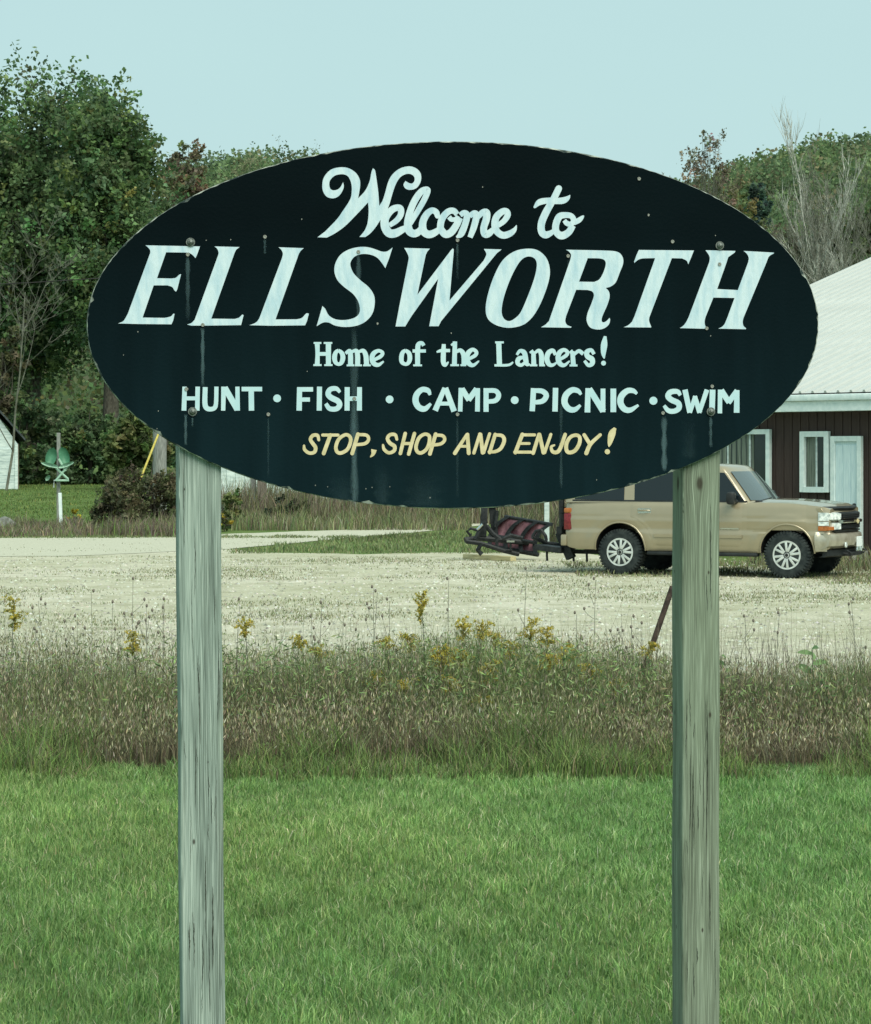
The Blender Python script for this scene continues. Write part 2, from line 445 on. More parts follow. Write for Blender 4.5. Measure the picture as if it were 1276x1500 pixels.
def mat_ground(name, kind):
    m, nt, b, out = new_mat(name)
    L = nt.links.new
    tc = nd(nt, 'ShaderNodeTexCoord')
    def noise(sc, det=6, st=(1, 1, 1), rough=0.6):
        mp = nd(nt, 'ShaderNodeMapping'); mp.inputs['Scale'].default_value = st
        L(tc.outputs['Object'], mp.inputs[0])
        n = nd(nt, 'ShaderNodeTexNoise', i_Scale=sc, i_Detail=det, i_Roughness=rough)
        L(mp.outputs[0], n.inputs['Vector']); return n.outputs[0]
    if kind == 'gravel':
        base = ramp(nt, noise(26, 8, rough=0.75), [(0.25, (0.27, 0.265, 0.20)), (0.45, (0.47, 0.46, 0.37)), (0.7, (0.66, 0.645, 0.54))])
        big = ramp(nt, noise(0.35, 5, (0.7, 0.7, 1)), [(0.35, (0.80, 0.82, 0.74)), (0.65, (1.0, 1.0, 1.0))])
        mu = nd(nt, 'ShaderNodeMix', data_type='RGBA', blend_type='MULTIPLY'); mu.inputs['Factor'].default_value = 1
        L(base, mu.inputs['A']); L(big, mu.inputs['B'])
        patch = ramp(nt, noise(1.5, 10, (0.9, 0.9, 1), 0.8), [(0.48, (0, 0, 0)), (0.58, (1, 1, 1))])
        gr = ramp(nt, noise(30, 5), [(0.3, (0.15, 0.155, 0.09)), (0.7, (0.34, 0.34, 0.22))])
        mx = nd(nt, 'ShaderNodeMix', data_type='RGBA')
        mt = nd(nt, 'ShaderNodeMath', operation='MULTIPLY'); mt.inputs[1].default_value = 0.55
        L(patch, mt.inputs[0]); L(mt.outputs[0], mx.inputs['Factor'])
        L(mu.outputs['Result'], mx.inputs['A']); L(gr, mx.inputs['B'])
        L(mx.outputs['Result'], b.inputs['Base Color'])
        hgt = noise(40, 6, rough=0.8)
        bp = nd(nt, 'ShaderNodeBump', i_Strength=0.7, i_Distance=0.02)
        L(hgt, bp.inputs['Height']); L(bp.outputs[0], b.inputs['Normal'])
    elif kind == 'track':
        base = ramp(nt, noise(20, 8, rough=0.7), [(0.25, (0.31, 0.31, 0.24)), (0.5, (0.43, 0.435, 0.35)), (0.75, (0.56, 0.565, 0.47))])
        L(base, b.inputs['Base Color'])
        bp = nd(nt, 'ShaderNodeBump', i_Strength=0.5, i_Distance=0.02)
        L(noise(40, 6), bp.inputs['Height']); L(bp.outputs[0], b.inputs['Normal'])
    elif kind == 'lawn':
        L(ramp(nt, noise(9, 8, rough=0.8), [(0.3, (0.06, 0.115, 0.035)), (0.7, (0.115, 0.20, 0.065))]), b.inputs['Base Color'])
    elif kind == 'meadow':
        L(ramp(nt, noise(0.8, 10, (1, .5, 1), 0.8), [(0.3, (0.06, 0.10, 0.03)), (0.5, (0.095, 0.15, 0.045)), (0.7, (0.14, 0.18, 0.065))]), b.inputs['Base Color'])
    elif kind == 'soil':
        L(ramp(nt, noise(12, 6), [(0.3, (0.03, 0.035, 0.02)), (0.7, (0.08, 0.075, 0.05))]), b.inputs['Base Color'])
    elif kind == 'hill':
        L(ramp(nt, noise(0.06, 8), [(0.3, (0.02, 0.04, 0.015)), (0.7, (0.05, 0.075, 0.03))]), b.inputs['Base Color'])
    b.inputs['Roughness'].default_value = 0.95
    b.inputs['Specular IOR Level'].default_value = 0.1
    return m
for k in ('gravel', 'track', 'lawn', 'meadow', 'soil', 'hill'): M['g_' + k] = mat_ground('ground_' + k, k)

# ------------------------------------------------------------------ terrain
def sheet(name, xs, ys, zf, mat, kind='structure'):
    X, Y = np.meshgrid(xs, ys)
    Z = np.vectorize(zf)(X, Y)
    V = np.stack([X, Y, Z], -1).reshape(-1, 3)
    w = len(xs); idx = np.arange(len(xs) * len(ys)).reshape(len(ys), w)
    q = np.stack([idx[:-1, :-1], idx[:-1, 1:], idx[1:, 1:], idx[1:, :-1]], -1).reshape(-1, 4)
    o = np_mesh(name, V, quads=q, mat=mat, smooth=True)
    return tag(o, kind=kind)

def wob(x, s=1.0, p=0.0):
    return s * (math.sin(x * 0.9 + p) * 0.5 + math.sin(x * 2.3 + 1.7 + p) * 0.3 + math.sin(x * 5.1 + p * 2) * 0.2)

ys = np.concatenate([np.linspace(-30, 56, 12), np.linspace(58, 130, 37), np.linspace(160, 1800, 10)])
sheet('ground', np.linspace(-900, 900, 31), ys, lambda x, y: gz(y), M['g_meadow'])
sheet('lawn', np.linspace(-30, 30, 5), np.linspace(-8, 14.6, 5), lambda x, y: 0.004, M['g_lawn'])
sheet('verge_soil', np.linspace(-30, 30, 5), np.linspace(14.6, 18.2, 4), lambda x, y: 0.004, M['g_soil'])
# gravel lot with a wavering far edge (as a band of quads)
def band(name, xs, y0f, y1f, z, mat, rows=6):
    P = []
    for j in range(rows + 1):
        t = j / rows
        P.append([(x, y0f(x) * (1 - t) + y1f(x) * t, z + gz(y0f(x) * (1 - t) + y1f(x) * t)) for x in xs])
    V = np.array(P).reshape(-1, 3); w = len(xs)
    idx = np.arange(len(V)).reshape(rows + 1, w)
    q = np.stack([idx[:-1, :-1], idx[:-1, 1:], idx[1:, 1:], idx[1:, :-1]], -1).reshape(-1, 4)
    return tag(np_mesh(name, V, quads=q, mat=mat, smooth=True), kind='structure')
def far_edge(x):
    # left: track reaches y~785; middle: grass bank; right: behind the truck
    e = 54.0 if x < -6 else (54.0 - 5.2 * min(1, (x + 6) / 2.5))
    if x > 3: e = 48.5 - min(1, (x - 3) / 2) * 5.5
    return e + wob(x, 0.8)
band('gravel_lot', np.linspace(-40, 40, 161), lambda x: 18.2 - 0.9 + wob(x * 2, .15) + 0.9, far_edge, 0.006, M['g_gravel'], rows=10)
def trk0(x): return interp(x, [(-12, 46), (-7, 47.5), (-4.7, 50.5), (-3, 55.2), (-1.2, 60.4), (1.5, 65.5)]) + wob(x * 2, .3)
def trk1(x): return interp(x, [(-12, 57.8), (-8, 58.6), (-4, 61.6), (-1, 64.6), (1.5, 66.6)]) + wob(x * 1.7 + 9, .3)
band('gravel_track', np.linspace(-40, 1.5, 160), trk0, trk1, 0.012, M['g_track'], rows=8)

# ------------------------------------------------------------------ THE SIGN
SA = R(10)
SP = Plane(663, 7.6, SA)
sign = empty('welcome_sign', SP.c, SA, 'black oval town welcome sign with white and cream hand lettering on two weathered wooden posts', 'sign')
# panel outline traced round the oval
def oval(n, jit=0.0, seed=1):
    rr = np.random.default_rng(seed)
    ph = rr.uniform(0, 6.28, 6)
    pts = []
    for k in range(n):
        a = 2 * math.pi * k / n
        j = 1 + jit * sum(math.sin(a * fq + p) for fq, p in zip((11, 23, 37, 61, 97, 143), ph)) / 3 + jit * 0.7 * rr.normal()
        px, py = 663.3 + 536 * math.cos(a) * j, 476 - 269 * math.sin(a) * j
        pts.append(SP.map(px, py))
    return pts
N_O = 320
cx0, cz0 = SP.map(663.3, 476)
outer = oval(N_O, 0.00035, 3)
rg = np.random.default_rng(5)
bmh = bmesh.new()
front = []; mid = []; back = []
for k, (x, z) in enumerate(outer):
    a = 2 * math.pi * k / N_O
    ch = 0.0022 + 0.0035 * max(0, rg.normal() * 0.5 + 0.25 * math.sin(a * 17) + 0.25 * math.sin(a * 5 + 2))
    if rg.random() < 0.03: ch += 0.008
    d = Vector((cx0 - x, 0, cz0 - z)).normalized()
    front.append(bmh.verts.new((x + d.x * ch, 0, z + d.z * ch)))
    mid.append(bmh.verts.new((x, 0.0025, z)))
    back.append(bmh.verts.new((x, 0.019, z)))
f0 = bmh.faces.new(front); f0.material_index = 0
for k in range(N_O):
    k2 = (k + 1) % N_O
    for a_, b_ in ((front, mid), (mid, back)):
        f = bmh.faces.new((a_[k], a_[k2], b_[k2], b_[k])); f.material_index = 1
f1 = bmh.faces.new(back); f1.material_index = 2
bmesh.ops.recalc_face_normals(bmh, faces=bmh.faces)
me = bpy.data.meshes.new('panel'); bmh.to_mesh(me); bmh.free()
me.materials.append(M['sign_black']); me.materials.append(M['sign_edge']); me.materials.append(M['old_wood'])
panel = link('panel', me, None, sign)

# ---- lettering: traced outlines and brush strokes
def parse(sx):
    out_ = []
    for t in sx.split():
        s = t.endswith('~'); x, y = t.rstrip('~').split(',')[:2]
        out_.append((float(x), float(y), s))
    return out_
def smooth_outline(sx, sub=5):
    P = parse(sx); n = len(P); res = []
    for i in range(n):
        a, b_, c, d = P[i - 1], P[i], P[(i + 1) % n], P[(i + 2) % n]
        res.append((b_[0], b_[1]))
        if not (b_[2] or c[2]): continue
        t1 = ((c[0] - a[0]) / 2, (c[1] - a[1]) / 2) if b_[2] else (c[0] - b_[0], c[1] - b_[1])
        t2 = ((d[0] - b_[0]) / 2, (d[1] - b_[1]) / 2) if c[2] else (c[0] - b_[0], c[1] - b_[1])
        L0 = math.hypot(c[0] - b_[0], c[1] - b_[1])
        def clampv(t):
            l = math.hypot(*t); k = min(1.0, L0 * 1.3 / l) if l > 0 else 1
            return (t[0] * k, t[1] * k)
        t1, t2 = clampv(t1), clampv(t2)
        for s in range(1, sub):
            u = s / sub
            h00, h10, h01, h11 = 2*u**3-3*u*u+1, u**3-2*u*u+u, -2*u**3+3*u*u, u**3-u*u
            res.append((h00*b_[0]+h10*t1[0]+h01*c[0]+h11*t2[0], h00*b_[1]+h10*t1[1]+h01*c[1]+h11*t2[1]))
    return res
layer = [0]
def letter_obj(V, Fc, mat, nm='letter'):
    me = bpy.data.meshes.new(nm)
    me.from_pydata(V, [], Fc); me.update()
    # face the front (local -y)
    fl = [p for p in me.polygons if p.normal.y > 0]
    if fl:
        bm_ = bmesh.new(); bm_.from_mesh(me)
        for f in bm_.faces:
            if f.normal.y > 0: f.normal_flip()
        bm_.to_mesh(me); bm_.free()
    return link(nm, me, mat, panel)
def outline_letter(ox, oy, s, outer, holes=(), mat='letter_white'):
    loops = [[SP.map(ox + x / s, oy + y / s) for x, y in smooth_outline(o)] for o in (outer, *holes)]
    vl = [[Vector((x, z, 0)) for x, z in lp] for lp in loops]
    tris = tessellate_polygon(vl)
    V = [(v.x, -0.0012, v.y) for lp in vl for v in lp]
    return letter_obj(V, [tuple(t) for t in tris], M[mat])
def stroke(V, Fc, ox, oy, s, sx, flat=True, zoff=0.0):
    P = [tuple(float(q) for q in t.split(',')) for t in sx.split()]
    if len(P) == 2:
        pts = [(P[0][0] + (P[1][0]-P[0][0])*u, P[0][1] + (P[1][1]-P[0][1])*u, P[0][2] + (P[1][2]-P[0][2])*u) for u in (0, .5, 1)]
    else:
        closed = P[0][:2] == P[-1][:2]
        pts = []; n = len(P)
        for i in range(n - 1):
            a = P[i - 1] if i > 0 else (P[-2] if closed else tuple(2*P[0][k]-P[1][k] for k in range(3)))
            b_, c = P[i], P[i + 1]
            d = P[i + 2] if i + 2 < n else (P[1] if closed else tuple(2*P[-1][k]-P[-2][k] for k in range(3)))
            for st in range(6):
                u = st / 6
                pts.append(tuple(0.5*((2*b_[k]) + (c[k]-a[k])*u + (2*a[k]-5*b_[k]+4*c[k]-d[k])*u*u + (3*b_[k]-a[k]-3*c[k]+d[k])*u**3) for k in range(3)))
        pts.append(P[-1])
    base = len(V); m = len(pts)
    for i, (x, y, w) in enumerate(pts):
        a, b_ = pts[max(0, i-1)], pts[min(m-1, i+1)]
        tx, ty = b_[0]-a[0], b_[1]-a[1]; l = math.hypot(tx, ty) or 1
        nx, ny = -ty/l, tx/l
        w = max(w, 2)
        if w < 12 and i in (0, m-1): w = 3
        yy = -0.0012 - layer[0]*0.00007 - 0.00006*i/m - zoff
        for sg in (1, -1):
            X, Z = SP.map(ox + (x + nx*w/2*sg)/s, oy + (y + ny*w/2*sg)/s)
            V.append((X, yy, Z))
    for i in range(m-1):
        Fc.append((base+2*i, base+2*i+1, base+2*i+3, base+2*i+2))
    # rounded ends as half discs
    if flat is False:
        for i, j in ((0, 1), (m-1, m-2)):
            x, y, w = pts[i]
            if w < 12: continue
            tx, ty = x-pts[j][0], y-pts[j][1]; l = math.hypot(tx, ty) or 1; a0 = math.atan2(ty/l, tx/l)
            bb = len(V); yy = -0.0012 - layer[0]*0.00007 - 0.00006*i/m
            for k in range(7):
                aa = a0 - math.pi/2 + math.pi*k/6
                X, Z = SP.map(ox + (x + math.cos(aa)*w/2)/s, oy + (y + math.sin(aa)*w/2)/s)
                V.append((X, yy, Z))
            Fc.append(tuple(range(bb, bb+7)))
    layer[0] = (layer[0] + 1) % 9
def strokes_letter(ox, oy, s, lst, mat, rnd=False):
    V, Fc = [], []
    layer[0] = 0
    for sx in lst.split('|'):
        sx = sx.strip()
        if sx.startswith('dot'):
            x, y, r_ = (float(q) for q in sx[3:].split(','))
            bb = len(V)
            for k in range(20):
                X, Z = SP.map(ox + (x + math.cos(k*math.pi/10)*r_)/s, oy + (y + math.sin(k*math.pi/10)*r_)/s)
                V.append((X, -0.0019, Z))
            Fc.append(tuple(range(bb, bb+20)))
        else:
            stroke(V, Fc, ox, oy, s, sx, flat=not rnd)
    return letter_obj(V, Fc, M[mat])

# large italic town name
E4 = (170, 350, 6.38); E5 = (350, 350, 5.317); E6 = (570, 350, 5.317); E7 = (780, 350, 5.317); E8 = (980, 350, 7.975)
outline_letter(*E4, "275,60 785,70 760,140~ 742,180 715,150~ 680,128 468,125 383,367 520,370 560,362~ 590,335~ 608,330 590,400 572,470~ 560,493 545,480~ 525,450~ 480,434 352,434 248,735 455,738 510,725~ 535,700~ 547,700 535,760 518,798 200,795 18,790 50,778~ 75,760~ 110,700 320,130 318,105~ 300,80~")
outline_letter(*E4, "920,70 1155,76 1125,100~ 1110,125 890,745 1110,748 1150,735~ 1178,708~ 1192,712 1180,760 1168,806 850,810 700,810 664,800 705,785~ 735,755 955,150 958,125~ 945,92~")
outline_letter(*E5, "308,65 505,72 482,92~ 465,120 285,627 450,626 490,615~ 525,580~ 545,582 530,640 515,673 250,676 80,672 120,658~ 145,640 160,615 335,150 342,115~ 330,85~")
outline_letter(*E5, "1197,66 1170,150 1140,228 1115,190~ 1075,145~ 1020,122~ 960,118~ 905,135~ 872,175~ 870,215~ 895,270~ 950,325~ 1010,375~ 1050,435~ 1058,500~ 1040,580~ 990,640~ 920,675~ 830,686~ 750,675~ 700,652~ 655,652~ 605,680 628,600 650,522 672,545~ 700,595~ 750,625~ 820,632~ 890,618~ 930,590~ 942,550~ 930,490~ 890,430~ 820,375~ 770,325~ 745,265~ 748,200~ 785,130~ 850,85~ 930,64~ 1000,64~ 1060,80~ 1110,98~ 1150,98~ 1180,80~")
outline_letter(*E6, "117,70 318,76 298,98~ 285,125 220,435 480,90 495,75~ 503,85~ 500,130 470,480 735,170 755,130~ 755,108~ 738,78 876,82 860,95~ 840,110 405,640 385,680 312,680 382,310 175,600 125,682 50,682 80,520 150,170 152,140~ 135,100~")
outline_letter(*E6, "1080,76~ 1160,90~ 1225,150~ 1252,240~ 1240,340~ 1190,480~ 1130,590~ 1060,660~ 980,688~ 900,690~ 820,665~ 765,615~ 752,530~ 775,410~ 825,270~ 890,160~ 980,95~", ["1095,137~ 1135,155~ 1150,200~ 1135,290~ 1090,420~ 1025,570~ 975,622~ 930,640~ 890,615~ 876,555~ 895,450~ 945,310~ 1005,195~ 1050,148~"])
outline_letter(*E7, "260,84 600,92~ 670,105~ 703,145~ 705,195~ 680,260~ 650,335~ 610,370~ 570,382 595,410~ 600,455~ 580,520~ 545,600~ 538,635~ 550,650~ 575,640~ 600,615 605,630 595,665~ 560,695~ 510,706~ 450,690~ 422,640~ 428,580~ 460,500~ 478,440~ 465,410~ 430,398 340,396 262,600 255,640~ 270,670~ 303,684 300,692 65,688 100,668~ 128,640 295,160 300,125~ 285,100~", ["430,150 520,152~ 560,165~ 570,200~ 550,265~ 520,315~ 480,335 362,333"])
outline_letter(*E7, "828,86 1257,90 1235,145 1213,198 1200,170~ 1165,152 1085,150 910,610 908,640~ 925,685 922,690 710,688 745,672~ 775,645 795,600 955,150 860,152~ 825,162~ 793,186 790,180 808,130")
outline_letter(*E8, "425,132 775,140 765,160~ 730,185~ 690,215 670,280 562,585 803,598 925,270 930,220~ 910,175~ 870,140 1225,160 1222,170~ 1185,190~ 1160,215 1140,270 870,920 860,970~ 870,1015~ 900,1045 895,1055 575,1048 620,1025~ 650,990~ 680,920 765,690 518,685 425,915 415,970~ 425,1020~ 445,1050 125,1042 165,1015~ 200,970~ 230,910 470,270 475,220~ 460,180~")
# script line
C1 = (460, 240, 7.975); C2 = (600, 240, 7.975); C3 = (740, 260, 7.975)
outline_letter(*C1, "40,858 130,790 265,650~ 330,560~ 420,420~ 440,330~ 437,240~ 410,165~ 370,130~ 310,122~ 240,140~ 190,190~ 178,240~ 190,290~ 225,310~ 275,300~ 310,270~ 340,215 348,260~ 335,310~ 290,375~ 225,403~ 150,385~ 105,320~ 97,240~ 115,160~ 180,80~ 270,45~ 380,45~ 470,90~ 525,160~ 540,240~ 525,350~ 515,405 600,310~ 650,200~ 670,100~ 688,52 712,75~ 730,180~ 750,330~ 762,492 800,430~ 830,340~ 860,230~ 900,145~ 970,75~ 1050,38~ 1140,32~ 1215,70~ 1250,130~ 1245,210~ 1200,280~ 1130,305~ 1070,290~ 1045,245~ 1068,200 1110,225~ 1150,228~ 1175,190~ 1165,145~ 1120,118~ 1060,125~ 1000,165~ 950,250~ 910,370~ 885,460 860,530 800,630 770,665~ 720,740~ 660,810~ 600,855 530,855 590,780~ 625,690~ 638,560~ 632,450 500,590~ 360,730~ 240,815~ 150,862")
W = 'letter_white'
strokes_letter(*C1, "880,720,55 960,665,65 1010,600,70 1015,535,75 985,512,75 920,530,80 860,590,85 825,660,95 835,750,100 880,810,100 950,810,95 1030,770,80 1090,740,60", W)
strokes_letter(*C2, "5,700,60 90,560,65 170,420,68 210,320,70 190,300,70 130,330,75 60,430,80 5,560,80 -20,690,90 -5,780,95 50,815,90 110,790,80 160,720,60", W)
strokes_letter(*C2, "325,610,60 310,565,70 260,545,70 200,590,80 155,680,85 160,780,90 220,825,90 300,800,80 370,740,50", W, True)
strokes_letter(*C2, "555,590,60 515,550,70 450,560,75 380,640,80 360,740,80 390,800,85 430,825,85 490,795,85 550,710,80 590,630,70|460,620,55 490,650,55 540,645,50 565,610,50", W)
strokes_letter(*C2, "545,858,20 600,820,75 650,700,75 670,600,75 635,570,60 590,600,60|705,860,60 750,740,75 780,610,78 755,575,65 700,610,60|780,640,55 850,570,70 900,570,80 895,650,85 865,750,80 880,820,85 930,810,80 990,750,50", W)
strokes_letter(*C2, "1030,720,60 1100,670,65 1145,600,72 1130,555,72 1080,560,75 1015,620,80 995,710,82 1020,790,80 1090,835,80 1170,815,75 1225,770,50 1250,715,8", W)
strokes_letter(*C3, "625,130,78 560,260,78 480,400,85 425,530,85 425,630,85 470,670,85 530,650,65 580,610,40|345,345,30 400,290,70 500,270,68 600,275,72 680,268,75 730,240,50 758,205,8", W, True)
strokes_letter(*C3, "790,560,75 740,640,80 660,680,90 600,640,80 590,560,80 630,460,80 700,440,70 770,450,65 800,500,65 770,545,60 720,535,60 690,500,50|800,530,60 860,500,60 900,465,40 918,445,12", W)
# small blackletter-like line
A1 = (450, 490, 5.8); A2 = (630, 485, 4.726); P_ = 'letter_pale'
for lst in ("85,70,42 88,165,36 85,262,42|180,70,45 180,262,42|90,165,32 180,165,32|55,72,16 120,72,16|140,72,16 213,72,16|52,260,16 122,260,16|145,260,16 215,260,16",
            "265,138,30 295,160,38 303,200,42 290,240,36 265,252,30 240,235,36 232,195,42 242,155,36 265,138,30",
            "325,160,25 360,140,36 368,180,42 368,262,42|368,150,20 415,138,35 428,180,42 428,262,42|430,150,20 475,138,35 498,180,42 505,262,44|335,262,16 400,262,16|405,262,16 465,262,16|475,262,16 540,262,16",
            "570,215,28 625,185,32 640,155,30 605,138,30 565,160,40 550,200,42 565,245,42 605,258,32 650,228,14",
            "835,138,30 865,160,38 872,205,40 860,240,34 835,252,30 805,235,36 800,195,40 810,155,36 835,138,30",
            "990,95,32 975,72,30 945,85,40 938,140,42 938,262,42|895,140,28 1008,140,28|900,262,16 975,262,16"):
    strokes_letter(*A1, lst, P_)
for lst in ("95,90,26 92,150,34 92,215,34 105,235,25 128,212,10|45,145,12 80,135,24 138,135,22",
            "172,72,30 168,232,34|172,150,18 208,133,28 232,165,34 235,235,34|140,236,14 200,236,14|210,236,14 250,236,14|145,98,14 175,78,20",
            "265,195,22 312,168,26 320,145,26 295,128,26 265,150,34 255,190,34 270,225,34 300,236,24 340,205,10",
            "475,75,36 480,237,36|450,78,14 510,78,14|445,237,16 540,235,18 575,215,12",
            "600,165,18 622,137,24 652,150,34 662,200,36 670,228,30 690,232,14|655,180,18 615,190,32 605,220,30 630,236,24 660,215,20",
            "715,140,30 718,237,34|690,150,14 715,135,20|720,155,16 752,135,26 770,165,34 772,237,34|690,237,14 742,237,14|755,237,14 795,237,14",
            "868,165,22 850,135,28 820,150,34 808,190,36 822,228,32 850,235,22 885,210,10",
            "895,198,22 942,168,26 950,145,26 925,130,26 895,150,34 885,190,34 900,226,34 930,236,24 968,205,10",
            "985,140,30 992,237,34|965,150,14 988,135,20|995,165,18 1028,138,26 1060,158,28|965,238,14 1020,238,14",
            "1135,160,24 1115,132,26 1085,145,34 1090,175,36 1120,195,38 1122,225,32 1095,236,26 1068,205,20",
            "1212,35,18 1205,90,44 1200,150,34 1205,192,8|dot 1200,222,17"):
    strokes_letter(*A2, lst, P_)
B1 = (260, 555, 4.557); B2 = (550, 555, 4.557); B3 = (820, 555, 4.557)
for lst in ("48,52,30 43,212,32|135,52,30 132,212,30|45,130,26 133,130,26",
            "185,55,32 183,160,34 195,195,34 225,202,30 250,190,30 258,150,28 260,52,28",
            "308,52,32 305,212,28|315,58,40 400,205,40|400,52,28 402,212,30",
            "428,68,30 565,68,30|492,70,36 494,212,36", "dot 665,130,26",
            "815,55,34 812,212,36|805,70,30 905,70,30|810,138,28 884,138,28", "948,52,34 946,212,34",
            "1085,90,20 1060,65,30 1020,70,34 1005,100,36 1025,125,38 1070,148,38 1082,175,36 1060,200,34 1015,198,32 990,165,26",
            "1133,55,34 1132,212,34|1215,55,32 1214,212,34|1133,132,30 1215,132,30"):
    strokes_letter(*B1, lst, P_)
for lst in ("dot 94,137,26", "365,108,18 350,78,34 310,72,36 275,105,40 268,150,42 290,190,40 330,200,36 370,165,18",
            "462,60,30 398,212,38|468,60,34 525,217,38|430,165,26 505,165,26",
            "570,60,30 565,218,30|576,66,38 625,142,36|676,66,38 620,142,36|683,62,30 680,218,32",
            "738,62,34 738,220,34|738,78,30 800,80,32 822,110,34 800,145,32 738,152,28", "dot 929,142,26",
            "1055,62,36 1046,216,36|1055,78,30 1112,82,34 1140,110,36 1115,148,34 1052,158,28", "1202,60,36 1198,218,36"):
    strokes_letter(*B2, lst, P_)
for lst in ("142,105,18 120,80,32 80,75,38 40,110,42 32,160,42 60,200,40 100,205,34 138,175,18",
            "188,62,34 184,224,38|196,66,40 290,216,42|288,65,32 288,222,32", "357,65,38 357,222,38",
            "515,100,18 490,80,32 450,80,38 412,115,42 405,160,42 430,200,40 470,208,34 525,175,16", "dot 624,146,27",
            "805,110,22 785,85,32 740,88,36 722,115,38 745,140,38 790,162,38 795,195,36 765,215,34 725,212,32 695,178,22",
            "835,72,36 868,226,34|905,115,30 868,226,26|900,115,30 934,226,34|982,72,32 930,226,28", "1020,72,38 1015,225,38",
            "1070,72,30 1068,230,30|1076,76,40 1130,158,36|1184,78,36 1124,160,36|1182,75,34 1180,226,38"):
    strokes_letter(*B3, lst, P_)
G1 = (435, 620, 5.317); G2 = (655, 615, 4.908); Cm = 'letter_cream'
for lst in ("170,130,22 160,95,26 125,95,28 105,125,28 125,160,30 145,190,30 135,225,28 95,232,26 60,205,26 55,175,18",
            "200,92,24 320,92,24|260,92,30 208,235,30",
            "375,90,26 410,102,28 418,140,28 395,200,28 350,230,28 315,225,28 303,185,28 325,125,28 375,90,26",
            "475,85,30 430,235,30|475,88,24 540,93,26 558,125,26 530,158,26 452,168,24", "600,205,45 592,240,28 570,265,8",
            "778,125,22 765,90,26 725,90,28 705,120,28 725,155,30 760,180,30 755,215,28 715,230,26 680,205,26 670,170,18",
            "843,80,28 805,235,28|915,80,28 870,240,28|825,158,24 890,158,24",
            "995,85,26 1030,100,28 1030,150,28 1010,200,28 970,230,28 938,222,28 927,180,28 950,115,28 995,85,26",
            "1080,85,30 1035,238,30|1080,92,24 1135,98,26 1150,130,26 1120,160,26 1058,170,24"):
    strokes_letter(*G1, lst, Cm, not lst.startswith('600'))
for lst in ("142,105,22 55,240,28|146,105,26 155,240,28|90,190,20 150,190,20", "235,102,24 192,238,24|240,105,26 255,236,28|305,100,22 262,235,24",
            "345,105,26 305,235,26|345,108,22 395,115,26 410,150,28 385,205,26 345,228,24 300,230,20",
            "540,105,28 490,235,28|545,108,22 628,108,22|515,170,20 590,170,20|485,232,22 600,232,22", "660,105,26 618,240,26|664,105,26 692,236,28|745,105,22 700,235,24",
            "848,105,26 815,200,28 790,232,28 758,228,26 748,195,20 770,182,14", "925,110,26 952,125,26 950,170,28 920,220,28 880,235,28 858,218,28 858,170,28 885,125,26 925,110,26",
            "985,108,26 1022,168,28|1100,108,24 1030,175,28 1000,240,30", "1208,58,20 1185,100,50 1170,160,34 1162,195,8|dot 1151,229,19"):
    strokes_letter(*G2, lst, Cm, not lst.startswith('1208'))

# bolts and screws
b0 = None
for px, py in ((279, 355), (1054, 360), (282, 603), (1041, 603)):
    x, z = SP.map(px, py)
    if b0 is None:
        b0 = MB().lathe([(-0.002, 0.0145), (-0.0045, 0.0145), (-0.0045, 0.011), (-0.009, 0.009), (-0.0115, 0.005), (-0.0125, 0.0)], 20).build('bolt', M['galv'], sign, 40)
        b0.location = (x, 0, z)
    else: copy_obj(b0, (x, 0, z))
s0 = None
SCR = [(275, 373), (388, 347), (525, 369), (670, 352), (832, 375), (985, 354), (297, 476), (1035, 481), (393, 607), (670, 607), (971, 605), (1043, 566), (519, 584), (273, 570), (1054, 387), (936, 262)]
for px, py in SCR:
    x, z = SP.map(px, py)
    if s0 is None:
        s0 = MB().lathe([(-0.002, 0.0062), (-0.0038, 0.0058), (-0.0038, 0.0032), (-0.0026, 0.0)], 14).build('screw', M['screw'], sign, 40)
        s0.location = (x, 0, z)
    else: copy_obj(s0, (x, 0, z))
# rain streaks under the screws
def streak(px, py0, py1, w, a0, a1):
    rows = 14; V = []; Cc = []; Q = []
    for i in range(rows + 1):
        t = i / rows
        for j, fx in enumerate((-1, -0.35, 0.35, 1)):
            x, z = SP.map(px + fx * w / 2 * (1 + 0.25 * math.sin(i * 1.3 + px)), py0 + (py1 - py0) * t)
            V.append((x, -0.0006, z))
            al = (a0 + (a1 - a0) * t) * (0.0 if abs(fx) == 1 else 1.0) * (1 if 0 < i < rows else 0.2)
            Cc.append((al, al, al))
    for i in range(rows):
        for j in range(3):
            k = i * 4 + j; Q.append((k, k + 1, k + 5, k + 4))
    np_mesh('rain_streak', V, quads=Q, cols=np.array(Cc), mat=M['stain'], parent=panel)
for a in ((275, 376, 470, 7, .9, .1), (388, 350, 372, 4, .5, .3), (525, 372, 480, 8, .7, .35), (519, 480, 738, 12, .35, .95), (297, 480, 566, 6, 1.1, .6),
          (272, 607, 652, 5, .9, .7), (282, 612, 625, 3, .9, .3), (393, 612, 700, 3, .5, .1), (670, 612, 730, 4, .25, .12), (973, 610, 690, 9, .8, 1.1), (1041, 610, 655, 5, .8, .6),
          (670, 356, 410, 4, .6, .1), (822, 590, 715, 5, .4, .35), (519, 590, 740, 5, 1.0, 1.3), (832, 380, 420, 3, .3, .05), (560, 680, 738, 26, .0, .22), (620, 690, 742, 60, .0, .15), (1010, 610, 672, 22, .0, .12), (500, 695, 736, 40, 0, .2)):
    streak(*a)
